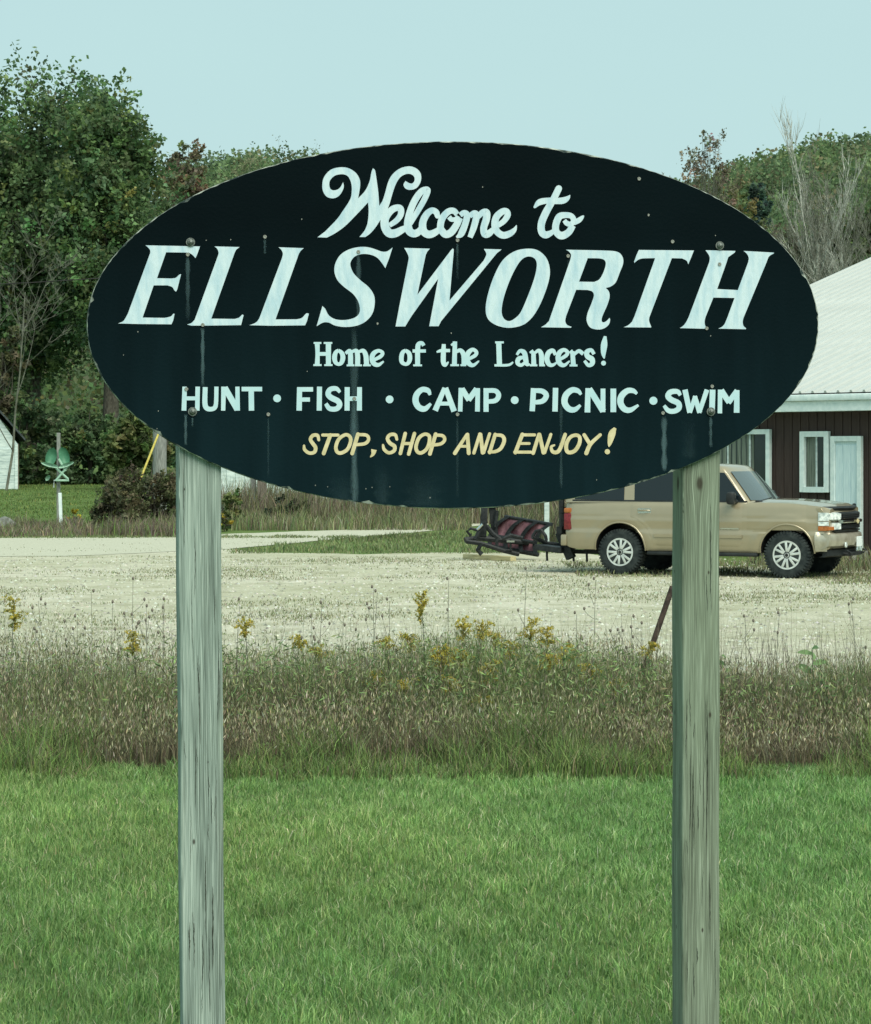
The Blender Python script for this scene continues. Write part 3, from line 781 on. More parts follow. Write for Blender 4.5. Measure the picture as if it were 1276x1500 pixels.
# paint chips
ch0 = None
for px, py, r in ((950, 315, 2.6), (553, 474, 2.4), (707, 274, 1.3), (202, 486, 1.3), (232, 602, 1.2), (545, 714, 1.2), (630, 729, 1.4), (462, 711, 1.2), (536, 716, 1.2), (442, 321, 1.3), (571, 713, 1.0), (820, 650, .9), (874, 703, 1.2), (1048, 345, 1.2), (480, 713, 1.0), (450, 544, 1.0), (661, 488, 1.4), (181, 520, 1.0), (338, 351, 1.2), (302, 352, 1.1), (1041, 492, 1.3), (230, 628, 1.0)):
    x, z = SP.map(px, py)
    if ch0 is None:
        bm_ = MB(); bm_.poly([(math.cos(k * 1.047 + .3) * (0.0022 if k % 2 else 0.003), -0.0008, math.sin(k * 1.047 + .3) * 0.0036) for k in range(6)])
        ch0 = bm_.build('paint_chip', M['sign_edge'], panel)
        ch0.location = (x, 0, z); sc0 = r
        ch0.scale = (r / 1.9,) * 3; ch0.data.materials[0] = M['screw']
    else: copy_obj(ch0, (x, -0.00002, z), scale=(r / 1.9,) * 3)

# drying cracks let into the post faces
def crack(o, x0, z0_, z1_, w_, w_post, seed):
    rr = random.Random(seed); mb = MB(); L_ = []; Rr = []; x = x0; m_ = 26
    for i in range(m_ + 1):
        t = i / m_; x += rr.uniform(-.0009, .0009); hw_ = w_ * math.sin(math.pi * t) ** .6 * rr.uniform(.5, 1.1) + .0001
        z = z0_ + (z1_ - z0_) * t
        L_.append((x - hw_, -w_post / 2 - .0016, z)); Rr.append((x + hw_, -w_post / 2 - .0016, z))
    mb.quadgrid([L_, Rr]); c_ = mb.build('crack', M['crack'], o)
# posts
def post(pxs_top, pxs_bot, mat, w, name='post'):
    x0a, _ = SP.map(pxs_top, 700, 0.02); x0b, _ = SP.map(pxs_bot, 1490, 0.02)
    _, za = SP.map(pxs_top, 700); _, zb = SP.map(pxs_bot, 1490)
    _, ztop = SP.map(650, 335)
    sl = (x0a - x0b) / (za - zb)
    r = 0.009
    prof = []
    for cxs, cys, a0 in ((1, -1, -90), (1, 1, 0), (-1, 1, 90), (-1, -1, 180)):
        for k in range(4):
            a = R(a0 + 30 * k)
            prof.append((cxs * (w / 2 - r) + r * math.cos(a), cys * (w / 2 - r) + r * math.sin(a)))
    mb = MB(); rows = []
    zs = np.linspace(-0.3, ztop, 40)
    for i, z in enumerate(zs):
        rows.append([(px_ + 0.0012 * math.sin(z * 7 + px_ * 90), py_ + 0.0008 * math.sin(z * 5), z) for px_, py_ in prof])
    vv = mb.quadgrid(rows, close_u=True)
    mb.bm.faces.new(vv[-1]); mb.bm.faces.new(vv[0][::-1])
    o = mb.build(name, mat, sign, 30)
    xm = x0b - sl * zb
    o.location = (xm + 0.0, 0.0195 + w / 2, 0)
    o.rotation_euler = (0, math.atan(sl), 0)
    return o
pa = post(292.5, 298.5, M['post_a'], .138)
pb = post(1027.5, 1027.0, M['post_b'], .131)
for i in range(26):
    z0_ = random.uniform(.15, 1.75); crack(pa, random.uniform(-.058, .06), z0_, z0_ + random.uniform(.05, .30), random.uniform(.0005, .0014), .138, i)
for i in range(20):
    z0_ = random.uniform(.15, 1.7); crack(pb, random.uniform(-.055, .055), z0_, z0_ + random.uniform(.05, .34), random.uniform(.0005, .0013), .131, 50 + i)
crack(pb, .018, .70, 1.16, .0022, .131, 91)
crack(pa, .030, .35, .62, .0022, .138, 92)

# ------------------------------------------------------------------ THE TRUCK (local: x forward, y to the far side, z up; origin under the near rear wheel)
TA = math.atan2(-1.26, 2.66)
TY = 39.7
truck_c = Vector(((908 - HX) / F * TY, TY, 0))
truck = empty('parked_car', truck_c, TA, 'tan sport utility vehicle with chrome front and alloy wheels parked before the brown building', 'car')
WB = 2.946
def sm(x, pts):
    # smoothed interpolation
    return (interp(x - .04, pts) + 2 * interp(x, pts) + interp(x + .04, pts)) / 4
HW = [(-1.06, .86), (-1.03, .91), (-.9, .965), (-.3, .99), (.5, 1.0), (2.5, 1.0), (3.1, .99), (3.4, .965), (3.56, .945), (3.65, .90)]
ZT = [(-1.06, 1.20), (-1.0, 1.245), (.5, 1.255), (2.1, 1.25), (2.45, 1.275), (3.0, 1.262), (3.3, 1.235), (3.58, 1.205), (3.65, 1.16)]
ZB = [(-1.06, .56), (-1.0, .47), (-.8, .43), (2.6, .42), (3.4, .44), (3.6, .48), (3.78, .60)]
def side_w(x, z):
    """half width of body at x and height z"""
    w = interp(x, HW)
    k = interp(z, [(.40, .955), (.47, .985), (.60, 1.0), (.745, 1.002), (.775, .978), (.90, .992), (.955, 1.0), (.975, .985), (1.05, .986), (1.16, .968), (1.23, .945), (1.26, .91)])
    # flared arches
    for cx_ in (0, WB):
        d = math.hypot(x - cx_, z - .42)
        if .44 < d < .66: k += 0.018 * math.sin((d - .44) / .22 * math.pi) ** 0.8
    return w * k
sx = np.concatenate([[-1.06, -1.045, -1.02, -.97, -.9], np.arange(-.82, 3.4, .055), [3.44, 3.5, 3.56, 3.60, 3.63, 3.65]])
rows = []
for x in sx:
    zt, zb = sm(x, ZT), interp(x, ZB)
    near = []
    nz = 26
    for i in range(nz + 1):
        z = zb + (zt - .015 - zb) * i / nz
        near.append((x, 1 - side_w(x, z), z))
    w = side_w(x, zt)
    top = [(x, 1 - w * f, zt - 0.015 + 0.05 * (1 - f ** 2.2) + (0.018 * (1 - abs(f - .55) / .2) if abs(f - .55) < .2 and x > 2.45 else 0)) for f in (.96, .88, .75, .62, .5, .35, .15)]
    far = [(p[0], 2 - p[1], p[2]) for p in (near + top)[::-1]]
    rows.append(near + top + far)
mb = MB(); vv = mb.quadgrid(rows, close_u=True)
mb.bm.faces.new(vv[0]); mb.bm.faces.new(vv[-1][::-1])
body = mb.build('body', M['tan_paint'], truck)
body.data.materials.append(M['black_trim'])
def cut(o, cutter):
    md = o.modifiers.new('b', 'BOOLEAN'); md.operation = 'DIFFERENCE'; md.object = cutter; md.solver = 'EXACT'
    try: md.material_mode = 'TRANSFER'
    except Exception: pass
    bpy.context.view_layer.update()
    dg = bpy.context.evaluated_depsgraph_get()
    me = bpy.data.meshes.new_from_object(o.evaluated_get(dg))
    o.modifiers.clear(); o.data = me
for cx_ in (0.0, WB):
    c = MB()
    c.lathe([(-.2, .455), (2.2, .455)], 48, 'y', (cx_, 0, .44))
    co = c.build('cutter', M['black_trim'], truck)
    cut(body, co)
    bpy.data.objects.remove(co)
for p in body.data.polygons: p.use_smooth = True
body.data.set_sharp_from_angle(angle=R(35))
# greenhouse
def gh_pt(t, a):
    """t 0 belt .. 1 roof edge; a = angle fraction 0..1 round the loop"""
    return None
def gh_front(t, f):      # f -1..1 across
    x = 2.42 - .47 * t - .03 * t * t
    return x - .14 * f * f * (1 - .3 * t)
def gh_hw(t): return .935 - .150 * t - .02 * t * t
def gh_rear(t): return -1.03 + .14 * t * t
def gh_z(t): return 1.235 + .575 * t
def gh_loop(t, inset=0.0, dz=0.0):
    hw = gh_hw(t) - inset; P = []
    z = gh_z(t) + dz
    xr = gh_rear(t) + inset * .9
    for f in np.linspace(-1, 1, 13):          # front face near -> far
        P.append((gh_front(t, f) - inset * 1.1 - (0.03 if abs(f) > .99 else 0), 1 + hw * f * .985, z))
    xs_ = np.linspace(gh_front(t, 1) - .06 - inset, xr + .06, 24)
    P += [(x, 1 + hw, z) for x in xs_]
    for f in np.linspace(.97, -.97, 9): P.append((xr - .03 * (1 - f * f), 1 + hw * f, z))
    P += [(x, 1 - hw, z) for x in xs_[::-1]]
    return P
mb = MB()
rows = [gh_loop(t) for t in np.linspace(0, 1, 9)]
rows += [gh_loop(1, .03, .035), gh_loop(1, .08, .062), gh_loop(1, .2, .085), gh_loop(1, .45, .10)]
vv = mb.quadgrid(rows, close_u=True)
mb.bm.faces.new(vv[-1])
mb.build('roof', M['tan_paint'], truck, 35)
# side glass (near and far)
def side_glass(pts, near=True, off=.006, mat='car_glass', name='side_window'):
    mb = MB(); P = []
    for x, t in pts:
        hw = gh_hw(t) + off
        P.append((x, 1 - hw if near else 1 + hw, gh_z(t)))
    # grid between lower and upper edges: pts given bottom row then top row
    n = len(P) // 2
    rows = []
    for k in range(6):
        u = k / 5
        row = []
        for i in range(n):
            (xa, ta), (xb, tb) = pts[i], pts[n + i]
            t = ta + (tb - ta) * u; hw = gh_hw(t) + off
            row.append((xa + (xb - xa) * u, 1 - hw if near else 1 + hw, gh_z(t)))
        rows.append(row)
    mb.quadgrid(rows)
    return mb.build(name, M[mat], truck, 30)
WIN = ([(-.86, .10), (-.4, .08), (.05, .08), (-.80, .88), (-.4, .90), (.02, .90)],
       [(.24, .08), (.6, .08), (1.02, .08), (.20, .90), (.6, .92), (1.02, .92)],
       [(1.14, .08), (1.6, .08), (2.20, .08), (1.14, .92), (1.5, .92), (1.80, .90)])
for near in (True, False):
    for wn in WIN: side_glass(wn, near)
# black frame between the doors' windows
def strip_side(pts_a, pts_b, mat, name, off=.004):
    return side_glass(pts_a + pts_b, True, off, mat, name)
strip_side([(-.90, .04), (2.26, .04)], [(-.90, .085), (2.24, .085)], 'black_trim', 'belt_trim')
strip_side([(1.02, .08), (1.14, .08)], [(1.02, .92), (1.14, .92)], 'black_trim', 'door_pillar')
# windscreen
mb = MB(); rows = []
for t in np.linspace(.09, .93, 8):
    rows.append([(gh_front(t, f) + .006, 1 + gh_hw(t) * f * .985, gh_z(t) + .006) for f in np.linspace(-.90, .90, 13)])
mb.quadgrid(rows); mb.build('windscreen', M['windscreen'], truck, 40)
mb = MB(); rows = []
for t in np.linspace(.16, .86, 5):
    rows.append([(gh_rear(t) - .034 * (1 - f * f) - .004, 1 + gh_hw(t) * f, gh_z(t)) for f in np.linspace(-.8, .8, 7)])
mb.quadgrid(rows); mb.build('rear_window', M['car_glass'], truck, 40)
for f0_, f1_ in ((-.6, -.05), (.1, .65)):
    mb = MB(); mb.tube([(gh_front(.05, f0_) + .03, 1 + .93 * f0_, gh_z(.05) + .02), (gh_front(.12, f1_) + .03, 1 + .93 * f1_, gh_z(.12) + .02)], .011, 6)
    mb.build('wiper', M['black_trim'], truck, 40)
# cowl
MB().box((2.40, 1.0, 1.262), (.12, 1.6, .05), Matrix.Rotation(R(8), 4, 'Y'), .01).build('cowl', M['black_trim'], truck)
# door panels: slightly proud sheets with shut lines between them
def side_panel(name, z0, z1, xl, xr, off=.006, mat='tan_paint', nz=22, nx=14):
    mb = MB(); rows = []
    for i in range(nz + 1):
        z = z0 + (z1 - z0) * i / nz
        a, b_ = xl(z), xr(z)
        row = []
        for j in range(nx + 1):
            x = a + (b_ - a) * j / nx
            o_ = off if (0 < i < nz and 0 < j < nx) else -.004
            row.append((x, 1 - side_w(x, z) - o_, z))
        rows.append(row)
    mb.quadgrid(rows)
    return mb.build(name, M[mat], truck, 60)
arch = lambda z: (math.sqrt(max(0, .60 ** 2 - (z - .42) ** 2)) if abs(z - .42) < .60 else 0)
rd = side_panel('door', .50, 1.235, lambda z: max(.16, arch(z) + .0), lambda z: 1.06, nx=16)
fd = side_panel('door', .50, 1.235, lambda z: 1.075, lambda z: 2.20)
fn = side_panel('fender', .80, 1.22, lambda z: 2.215, lambda z: 3.30, off=.004)
def strip_body(name, x0, x1, z0, z1, off, mat, n=10):
    mb = MB(); rows = []
    for i, (zz, oo) in enumerate(((z0, 0), (z0 + .006, off), (z1 - .006, off), (z1, 0))):
        rows.append([(x0 + (x1 - x0) * j / n, 1 - side_w(x0 + (x1 - x0) * j / n, zz) - oo, zz) for j in range(n + 1)])
    mb.quadgrid(rows); return mb.build(name, M[mat], truck, 40)
strip_body('side_moulding', .62, 1.05, .655, .715, .022, 'tan_paint')
strip_body('side_moulding', 1.09, 2.18, .655, .715, .022, 'tan_paint')
strip_body('badge', 1.80, 2.12, .80, .835, .016, 'chrome')
for x0, mat in ((.34, 'tan_paint'), (1.2, 'tan_paint')):
    mb = MB()
    mb.box((x0 + .1, 1 - side_w(x0, 1.10) - .008, 1.10), (.24, .01, .085), None, .004)
    hr = mb.build('handle_recess', M['chrome'], truck)
    mb = MB(); mb.tube([(x0, 1 - side_w(x0, 1.1) - .01, 1.105), (x0 + .03, 1 - side_w(x0, 1.1) - .04, 1.11), (x0 + .17, 1 - side_w(x0, 1.1) - .04, 1.11), (x0 + .2, 1 - side_w(x0, 1.1) - .01, 1.105)], .014, 8)
    mb.build('door_handle', M[mat], truck, 50)
# running board
MB().box((1.47, .05, .385), (1.95, .16, .06), None, .02).build('running_board', M['black_trim'], truck, 40)
MB().box((1.47, 1.95, .385), (1.95, .16, .06), None, .02).build('running_board', M['black_trim'], truck, 40)
MB().box((1.4, 1.0, .47), (4.5, 1.0, .14)).build('chassis', M['black_trim'], truck)
for xx in (0, WB):
    MB().tube([(xx, .2, .39), (xx, 1.8, .39)], .06, 10).build('axle', M['black_trim'], truck)
# fender arch lips
for xx in (0, WB):
    mb = MB(); pts = []
    for k in range(25):
        a = R(-8 + 196 * k / 24)
        x_, z_ = xx + .462 * math.cos(a), .44 + .462 * math.sin(a)
        z_ = max(z_, .43)
        pts.append((x_, 1 - side_w(x_, z_) - .004, z_))
    mb.tube(pts, .016, 8); mb.build('arch_lip', M['tan_paint'], truck, 60)
# mirrors
for near in (True, False):
    s_ = -1 if near else 1
    y0_ = 1 + s_ * .95
    mb = MB(); mb.box((2.02, y0_ + s_ * .15, 1.33), (.14, .25, .21), Matrix.Rotation(R(-8 * s_), 4, 'Z'), .045)
    mb.tube([(2.06, y0_ - s_ * .05, 1.27), (2.04, y0_ + s_ * .08, 1.28)], .035, 8)
    mb.build('mirror', M['black_trim'], truck, 40)
# wheels
def make_wheel():
    tm = MB()
    tm.lathe([(-.135, .235), (-.142, .30), (-.140, .345), (-.125, .372), (-.10, .384), (.10, .384), (.125, .372), (.14, .345), (.14, .24)], 56)
    for k in range(44):
        a = 2 * math.pi * k / 44
        for sy, da in ((-.092, 0), (.092, .07), (-.03, .035), (.035, .09)):
            aa = a + da
            rot = Matrix.Rotation(-aa + math.pi / 2, 4, 'Y')
            tm.box((.388 * math.cos(aa), sy, .388 * math.sin(aa)), (.030, .062 if abs(sy) > .05 else .045, .020), rot)
        rot = Matrix.Rotation(-a + math.pi / 2, 4, 'Y')
        tm.box((.366 * math.cos(a), -.134, .366 * math.sin(a)), (.026, .020, .040), rot)
    t = tm.build('tyre', M['tyre'], None, 30)
    rm = MB()
    rm.lathe([(-.128, .245), (-.139, .238), (-.136, .212), (-.125, .206), (-.06, .20), (.10, .20), (.12, .215)], 48)
    bmr = rm
    for k in range(6):
        for da in (-.165, .165):
            a = 2 * math.pi * k / 6 + .2
            a1 = a + da * 1.35
            p0 = Vector((.055 * math.cos(a + da * .8), -.118, .055 * math.sin(a + da * .8)))
            p1 = Vector((.222 * math.cos(a1), -.122, .222 * math.sin(a1)))
            d = (p1 - p0); L_ = d.length
            ang = math.atan2(d.z, d.x)
            m_ = Matrix.Rotation(-ang, 4, 'Y')
            bmr.box((p0 + p1) / 2, (L_, .035, .044), m_, .008)
    bmr.lathe([(-.135, 0.0), (-.135, .042), (-.128, .062), (-.09, .07)], 24)
    r = bmr.build('rim', M['alloy'], None, 30)
    dm = MB().lathe([(-.085, .0), (-.085, .19), (-.05, .205)], 32).build('brake_disc', M['alloy_dark'], None)
    cm = MB().lathe([(-.14, .0), (-.14, .022), (-.134, .03)], 16).build('hub_cap', M['alloy_dark'], None)
    return t, r, dm, cm
protos = make_wheel()
first = True
for (xx, yy, fl) in ((0, .135, 0), (WB, .135, 0), (0, 1.865, 1), (WB, 1.865, 1)):
    parts = protos if first else [p.copy() for p in protos]
    if not first:
        for p in parts: COL.objects.link(p)
    first = False
    for p in parts: p.parent = None
    t = parts[0]
    wheel = t; t.name = 'wheel'
    t.parent = truck; t.location = (xx, yy, .392)
    steer = R(0)
    t.rotation_euler = (0, R(17 * xx), math.pi if fl else steer)
    for p in parts[1:]: p.parent = t; p.location = (0, 0, 0); p.rotation_euler = (0, 0, 0)
# tail lights
for s_ in (-1, 1):
    def tl(z0, z1, mat, nm):
        mb = MB()
        mb.box((-.985, 1 + s_ * .885, (z0 + z1) / 2), (.14, .14, z1 - z0 - .004), None, .02)
        return mb.build(nm, M[mat], truck, 40)
    tl(1.05, 1.14, 'amber_lens', 'tail_light'); tl(.76, 1.05, 'red_lens', 'tail_light')
MB().box((-1.07, 1, .58), (.12, 1.86, .20), None, .03).build('rear_bumper', M['tan_paint'], truck, 40)
# front: everything follows the nose curve xf(y)
def xf(y, z=0.8):
    f = abs(y - 1) / .95
    return 3.80 - .16 * f ** 2.4 - .03 * f
def nose(name, y0, y1, z0, z1, mat, off=0.0, n=14, bulge=.0, zr=0.0):
    mb = MB(); rows = []
    for k in range(7):
        u = k / 6; z = z0 + (z1 - z0) * u
        bl = off + bulge * math.sin(math.pi * u) ** .6 if bulge else off
        row = [(xf(y) + bl - zr * max(0, z - .85), y, z) for y in np.linspace(y0, y1, n)]
        if k in (0, 6): row = [(p[0] - .06, p[1], p[2]) for p in row]
        rows.append([(row[0][0] - .08, row[0][1], row[0][2])] + row + [(row[-1][0] - .08, row[-1][1], row[-1][2])])
    mb.quadgrid(rows); return mb.build(name, M[mat], truck, 40)
nose('front_panel', .06, 1.94, .74, 1.17, 'tan_paint', -.05)
nose('bumper', .03, 1.97, .50, .785, 'tan_bumper', .0, bulge=.065, n=20)
# bumper wraps round the near corner
for s_ in (-1, 1):
    mb = MB(); rows = []
    for u in np.linspace(0, 1, 6):
        z = .46 + .32 * u
        rows.append([(x, 1 + s_ * (side_w(min(x, 3.5), z) * (1 - max(0, x - 3.45) * .16) + .012 + .02 * math.sin(math.pi * u)), z) for x in np.linspace(3.42, 3.615, 8)])
    mb.quadgrid(rows); mb.build('bumper_corner', M['tan_bumper'], truck, 60)
nose('air_dam', .12, 1.88, .36, .50, 'black_trim', -.04)
nose('bumper_step_pad', .25, 1.75, .782, .80, 'black_trim', .03)
nose('grille', .42, 1.58, .99, 1.105, 'black_trim', .018)
nose('grille', .42, 1.58, .815, .905, 'black_trim', .018)
nose('grille_bar', .40, 1.60, .91, .98, 'chrome', .045, bulge=.02)
for zz in (1.0, 1.03, 1.06, .835, .86, .885):
    nose('grille_slat', .45, 1.55, zz - .006, zz + .006, 'black_steel', .03)
# headlamps: upper clear pair, lower clear + amber
for s_ in (-1, 1):
    def span(a, b_): return (1 + s_ * a, 1 + s_ * b_) if s_ > 0 else (1 - b_, 1 - a)
    y0_, y1_ = span(.60, .92)
    nose('headlight', y0_, y1_, .965, 1.10, 'clear_lens', .03, n=6)
    y0_, y1_ = span(.60, .80)
    nose('headlight', y0_, y1_, .80, .93, 'clear_lens', .03, n=5)
    y0_, y1_ = span(.80, .95)
    nose('turn_signal', y0_, y1_, .80, .875, 'amber_lens', .028, n=5)
    # side returns of the lamps
    for z0_, z1_, mt in ((.965, 1.10, 'clear_lens'), (.80, .875, 'amber_lens'), (.885, .95, 'clear_lens')):
        mb = MB(); rows = []
        for z in (z0_, z1_):
            rows.append([(x, 1 + s_ * (.968 - max(0, x - 3.40) * .12), z) for x in np.linspace(3.47, 3.645, 5)])
        mb.quadgrid(rows); mb.build('corner_lens', M[mt], truck, 60)
# emblem on the grille bar
mb = MB()
e = [(-.09, .016), (-.03, .016), (-.03, .038), (.03, .038), (.03, .016), (.09, .016), (.075, -.016), (.03, -.016), (.03, -.038), (-.03, -.038), (-.03, -.016), (-.075, -.016)]
mb.poly([(3.885, 1 + a, .945 + b_) for a, b_ in e], (-.015, 0, 0)); mb.build('emblem', M['letter_cream'], truck)
# hood deflector
mb = MB(); rows = []
for dx, dz in ((.02, -.03), (.10, .0), (.16, .055), (.13, .085), (.04, .075), (-.03, .05)):
    rows.append([(xf(y) - .17 + dx - .05 * (abs(y - 1)) ** 2, y, 1.115 + dz) for y in np.linspace(.10, 1.90, 18)])
mb.quadgrid(rows); mb.build('hood_deflector', M['black_trim'], truck, 50)
MB().box((3.87, 1.12, .60), (.012, .32, .17), None, .004).build('licence_plate', M['plate'], truck)
for yy in (.5, 1.5):
    MB().lathe([(0, .05), (.02, .045)], 14, 'z').build('fog_light', M['clear_lens'], truck).matrix_local = Matrix.Translation((xf(yy) + .055, yy, .56)) @ Matrix.Rotation(R(90), 4, 'Y')
    MB().tube([(xf(yy) + .02, yy, .42), (xf(yy) + .10, yy, .40), (xf(yy) + .13, yy, .44), (xf(yy) + .08, yy, .46)], .018, 8).build('tow_hook', M['black_steel'], truck)
MB().box((3.77, 1.0, .40), (.18, .7, .06), None, .01).build('plow_bracket', M['black_steel'], truck)
# hitch frame at the rear
mb = MB()
for yy in (.25, .75):
    mb.tube([(-1.18, yy, 1.45), (-1.16, yy, .5)], .05, 6)
mb.tube([(-1.18, .25, 1.42), (-1.18, .75, 1.42)], .04, 6)
mb.box((-1.17, .5, .75), (.09, .75, .12)); mb.box((-1.17, .5, 1.1), (.07, .6, .10))
mb.box((-1.38, .45, .42), (.5, .7, .10), Matrix.Rotation(R(6), 4, 'Y'), .01)
mb.box((-1.12, .3, .48), (.16, .12, .5), Matrix.Rotation(R(-25), 4, 'Y'), .01)
mb.box((-.85, .6, .36), (.5, .08, .07))
for xx in (-1.5, -1.0, -.75): mb.tube([(xx, .35, .42), (xx + .01, .35, .20)], .02, 6)
mb.tube([(-1.75, .3, .62), (-1.68, .3, .72), (-1.58, .3, .74), (-1.5, .3, .64), (-1.48, .3, .55)], .03, 7)
mb.tube([(-1.75, .3, .62), (-1.55, .5, .50), (-1.2, .6, .46)], .04, 7)
mb.build('hitch_frame', M['black_steel'], truck)

# ------------------------------------------------------------------ SNOW PLOW behind the car
PL = Plane(770, 45.5, R(0))
plow = empty('snow_plow', (PL.c.x, PL.c.y, 0), R(0), 'detached snow plow with faded red blade and black frame on grass behind the car', 'snow plow')
def pl(px, py, dy=0.0):
    p = at(px, py, 45.5 + dy)
    return (p.x - PL.c.x, dy, p.z)
# blade: curved sheet between left end (741) and right end (800), seen from its ribbed back
def blade_pt(u, v, off=0.0):
    # u 0..1 along, v 0 top..1 bottom
    top = Vector(pl(738, 757, .5)).lerp(Vector(pl(803, 768, -.3)), u)
    bot = Vector(pl(716, 800, .6)).lerp(Vector(pl(786, 812, -.2)), u)
    p = top.lerp(bot, v)
    c = math.sin(math.pi * v)
    p += Vector((-.10 * c * (1) , .16 * c, 0)) + Vector((0, -off, 0))
    if v < .15: p.x += .05 * (1 - v / .15)
    return p
mb = MB(); mb.quadgrid([[blade_pt(u, v) for u in np.linspace(0, 1, 9)] for v in np.linspace(0, 1, 13)])
mb.build('blade', M['plow_red'], plow, 60)
for u0 in (.02, .36, .68, .98):
    mb = MB(); w_ = .045
    rows = [[blade_pt(u0 - w_, v, .0), blade_pt(u0 - w_, v, .11), blade_pt(u0 + w_, v, .11), blade_pt(u0 + w_, v, 0)] for v in np.linspace(0, 1, 13)]
    mb.quadgrid(rows); mb.build('blade_rib', M['black_steel'], plow)
mb = MB(); mb.tube([blade_pt(-.03, 0), blade_pt(1.03, 0)], .035, 8); mb.build('top_rail', M['black_steel'], plow)
mb = MB(); mb.tube([blade_pt(-.03, 1), blade_pt(1.03, 1)], .05, 6); mb.build('cutting_edge', M['black_steel'], plow)
mb = MB(); mb.tube([blade_pt(.1, .62, .16), blade_pt(.95, .62, .16)], .04, 6); mb.build('cross_brace', M['black_steel'], plow)
fr = MB()
fr.tube([pl(681, 791, -.1), pl(700, 788), pl(742, 792), pl(775, 795)], .055, 7)
fr.tube([pl(683, 793, -.4), pl(705, 796, -.4), pl(735, 806, -.3), pl(760, 812, -.2)], .045, 7)
fr.tube([pl(705, 796, -.4), pl(700, 806, -.4), pl(706, 812, -.4)], .05, 7)
fr.tube([pl(690, 785), pl(684, 778), pl(690, 774), pl(700, 777)], .03, 7)
fr.tube([pl(728, 788, -.3), pl(728, 806, -.3)], .035, 7)
fr.tube([pl(748, 790, -.3), pl(748, 807, -.3)], .02, 7)
fr.tube([pl(728, 806, -.3), pl(750, 806, -.3)], .02, 7)
fr.tube([pl(735, 790, -.3), pl(748, 784, -.3), pl(765, 788, -.2)], .04, 7)
fr.tube([pl(712, 770), pl(722, 782), pl(735, 792)], .05, 7)
fr.tube([pl(697, 790, -.2), pl(708, 765, -.2)], .045, 7)
fr.build('a_frame', M['black_steel'], plow, 50)
up = MB()
up.box(pl(709, 758), (.13, .12, .75), Matrix.Rotation(R(3), 4, 'Y'), .01)
up.box(pl(723, 764, .1), (.13, .12, .75), Matrix.Rotation(R(-6), 4, 'Y'), .01)
up.tube([pl(705, 740), pl(730, 740)], .05, 7)
up.tube([pl(728, 748), pl(725, 772)], .04, 7)
up.build('upright', M['black_steel'], plow, 50)
MB().tube([pl(699, 776, -.25), pl(707, 768, -.25)], .03, 8).build('hydraulic_ram', M['chrome'], plow, 50)
MB().box(pl(748, 793, -.35), (.15, .04, .035)).build('light_bracket', M['chrome'], plow)

# lumber board
a_, b_ = at(682, 807, 46), at(752, 817, 44.8)
c_ = (a_ + b_) / 2; d_ = b_ - a_
o = MB().box((0, 0, 0), (d_.length, .14, .09), None, .005).build('lumber_board', M['lumber'])
o.location = (c_.x, c_.y, .055); o.rotation_euler = (0, 0, math.atan2(d_.y, d_.x))
tag(o, 'pale new lumber beam lying on the grass edge below the snow plow', 'board')
# white stake behind the plow
p = at(801, 768, 51)
o = MB().box((0, 0, .62), (.11, .09, 1.24), None, .01).build('white_post', M['white_wall']); o.location = (p.x, p.y, 0)
tag(o, 'peeling white wooden post standing between the snow plow and the car', 'post')

# ------------------------------------------------------------------ BUILDING on the right
BA = R(-45)
BP = Plane(856.2, 50.88, BA)
bld = empty('brown_building', BP.c, BA, 'low brown sided building with white ribbed metal roof behind the car', 'building')
EZ = 2 + (HY - 603) / F * 46.5        # underside of fascia
L_B, D_B = 17.0, 25.0
bw = 0.205
nb = int(L_B / bw)
mb = MB(); mb.box((L_B / 2, .12, EZ / 2 - .05), (L_B, .06, EZ + .1)); mb.box((.03, D_B / 2 + .2, EZ / 2 - .05), (.06, D_B, EZ + .1))
mb.box((L_B - .03, D_B / 2 + .2, EZ / 2 - .05), (.06, D_B, EZ + .1))
mb.build('wall', M['siding'], bld)
sb = MB().box((0, 0, EZ / 2), (bw - .014, .024, EZ - .01), None, .004).build('siding_board', M['siding'], bld)
for k in range(nb):
    o = sb if k == 0 else copy_obj(sb)
    o.location = (bw * (k + .5), .075, 0)
# fascia and soffit
MB().box((L_B / 2, -.33, EZ + .10), (L_B + .8, .03, .20), None, .004).build('fascia', M['white_paint'], bld)
MB().box((L_B / 2, -.36, EZ + .27), (L_B + .8, .10, .13), None, .02).build('gutter', M['white_paint'], bld, 40)
MB().box((L_B / 2, -.10, EZ + .012), (L_B + .7, .42, .02)).build('soffit', M['white_paint'], bld)
# roof
PITCH = 0.32
RZ = EZ + .36
RD = D_B / 2 + .3
mb = MB()
x0_, x1_ = -.4, L_B + .4
prof = [(-.38, RZ), (RD, RZ + PITCH * (RD + .38)), (D_B + .8, RZ)]
mb.quadgrid([[(x0_, y, z) for y, z in prof], [(x1_, y, z) for y, z in prof]])
mb.quadgrid([[(x0_, y, z - .05) for y, z in prof], [(x1_, y, z - .05) for y, z in prof]])
roof = mb.build('roof', M['roof_metal'], bld)
mb = MB()
for s_x in (x0_, x1_):
    mb.poly([(s_x, -.38, RZ + .0), (s_x, RD, RZ + PITCH * (RD + .38)), (s_x, RD, RZ + PITCH * (RD + .38) - .16), (s_x, -.38, RZ - .16)], (.03, 0, 0))
mb.build('rake_trim', M['white_paint'], bld)
rl = math.hypot(RD + .38, PITCH * (RD + .38)); ra = math.atan(PITCH)
rb = MB()
rb.poly([(-.036, 0, 0), (-.020, 0, .045), (.020, 0, .045), (.036, 0, 0)], (0, rl, 0))
rib = rb.build('roof_rib', M['roof_metal'], roof)
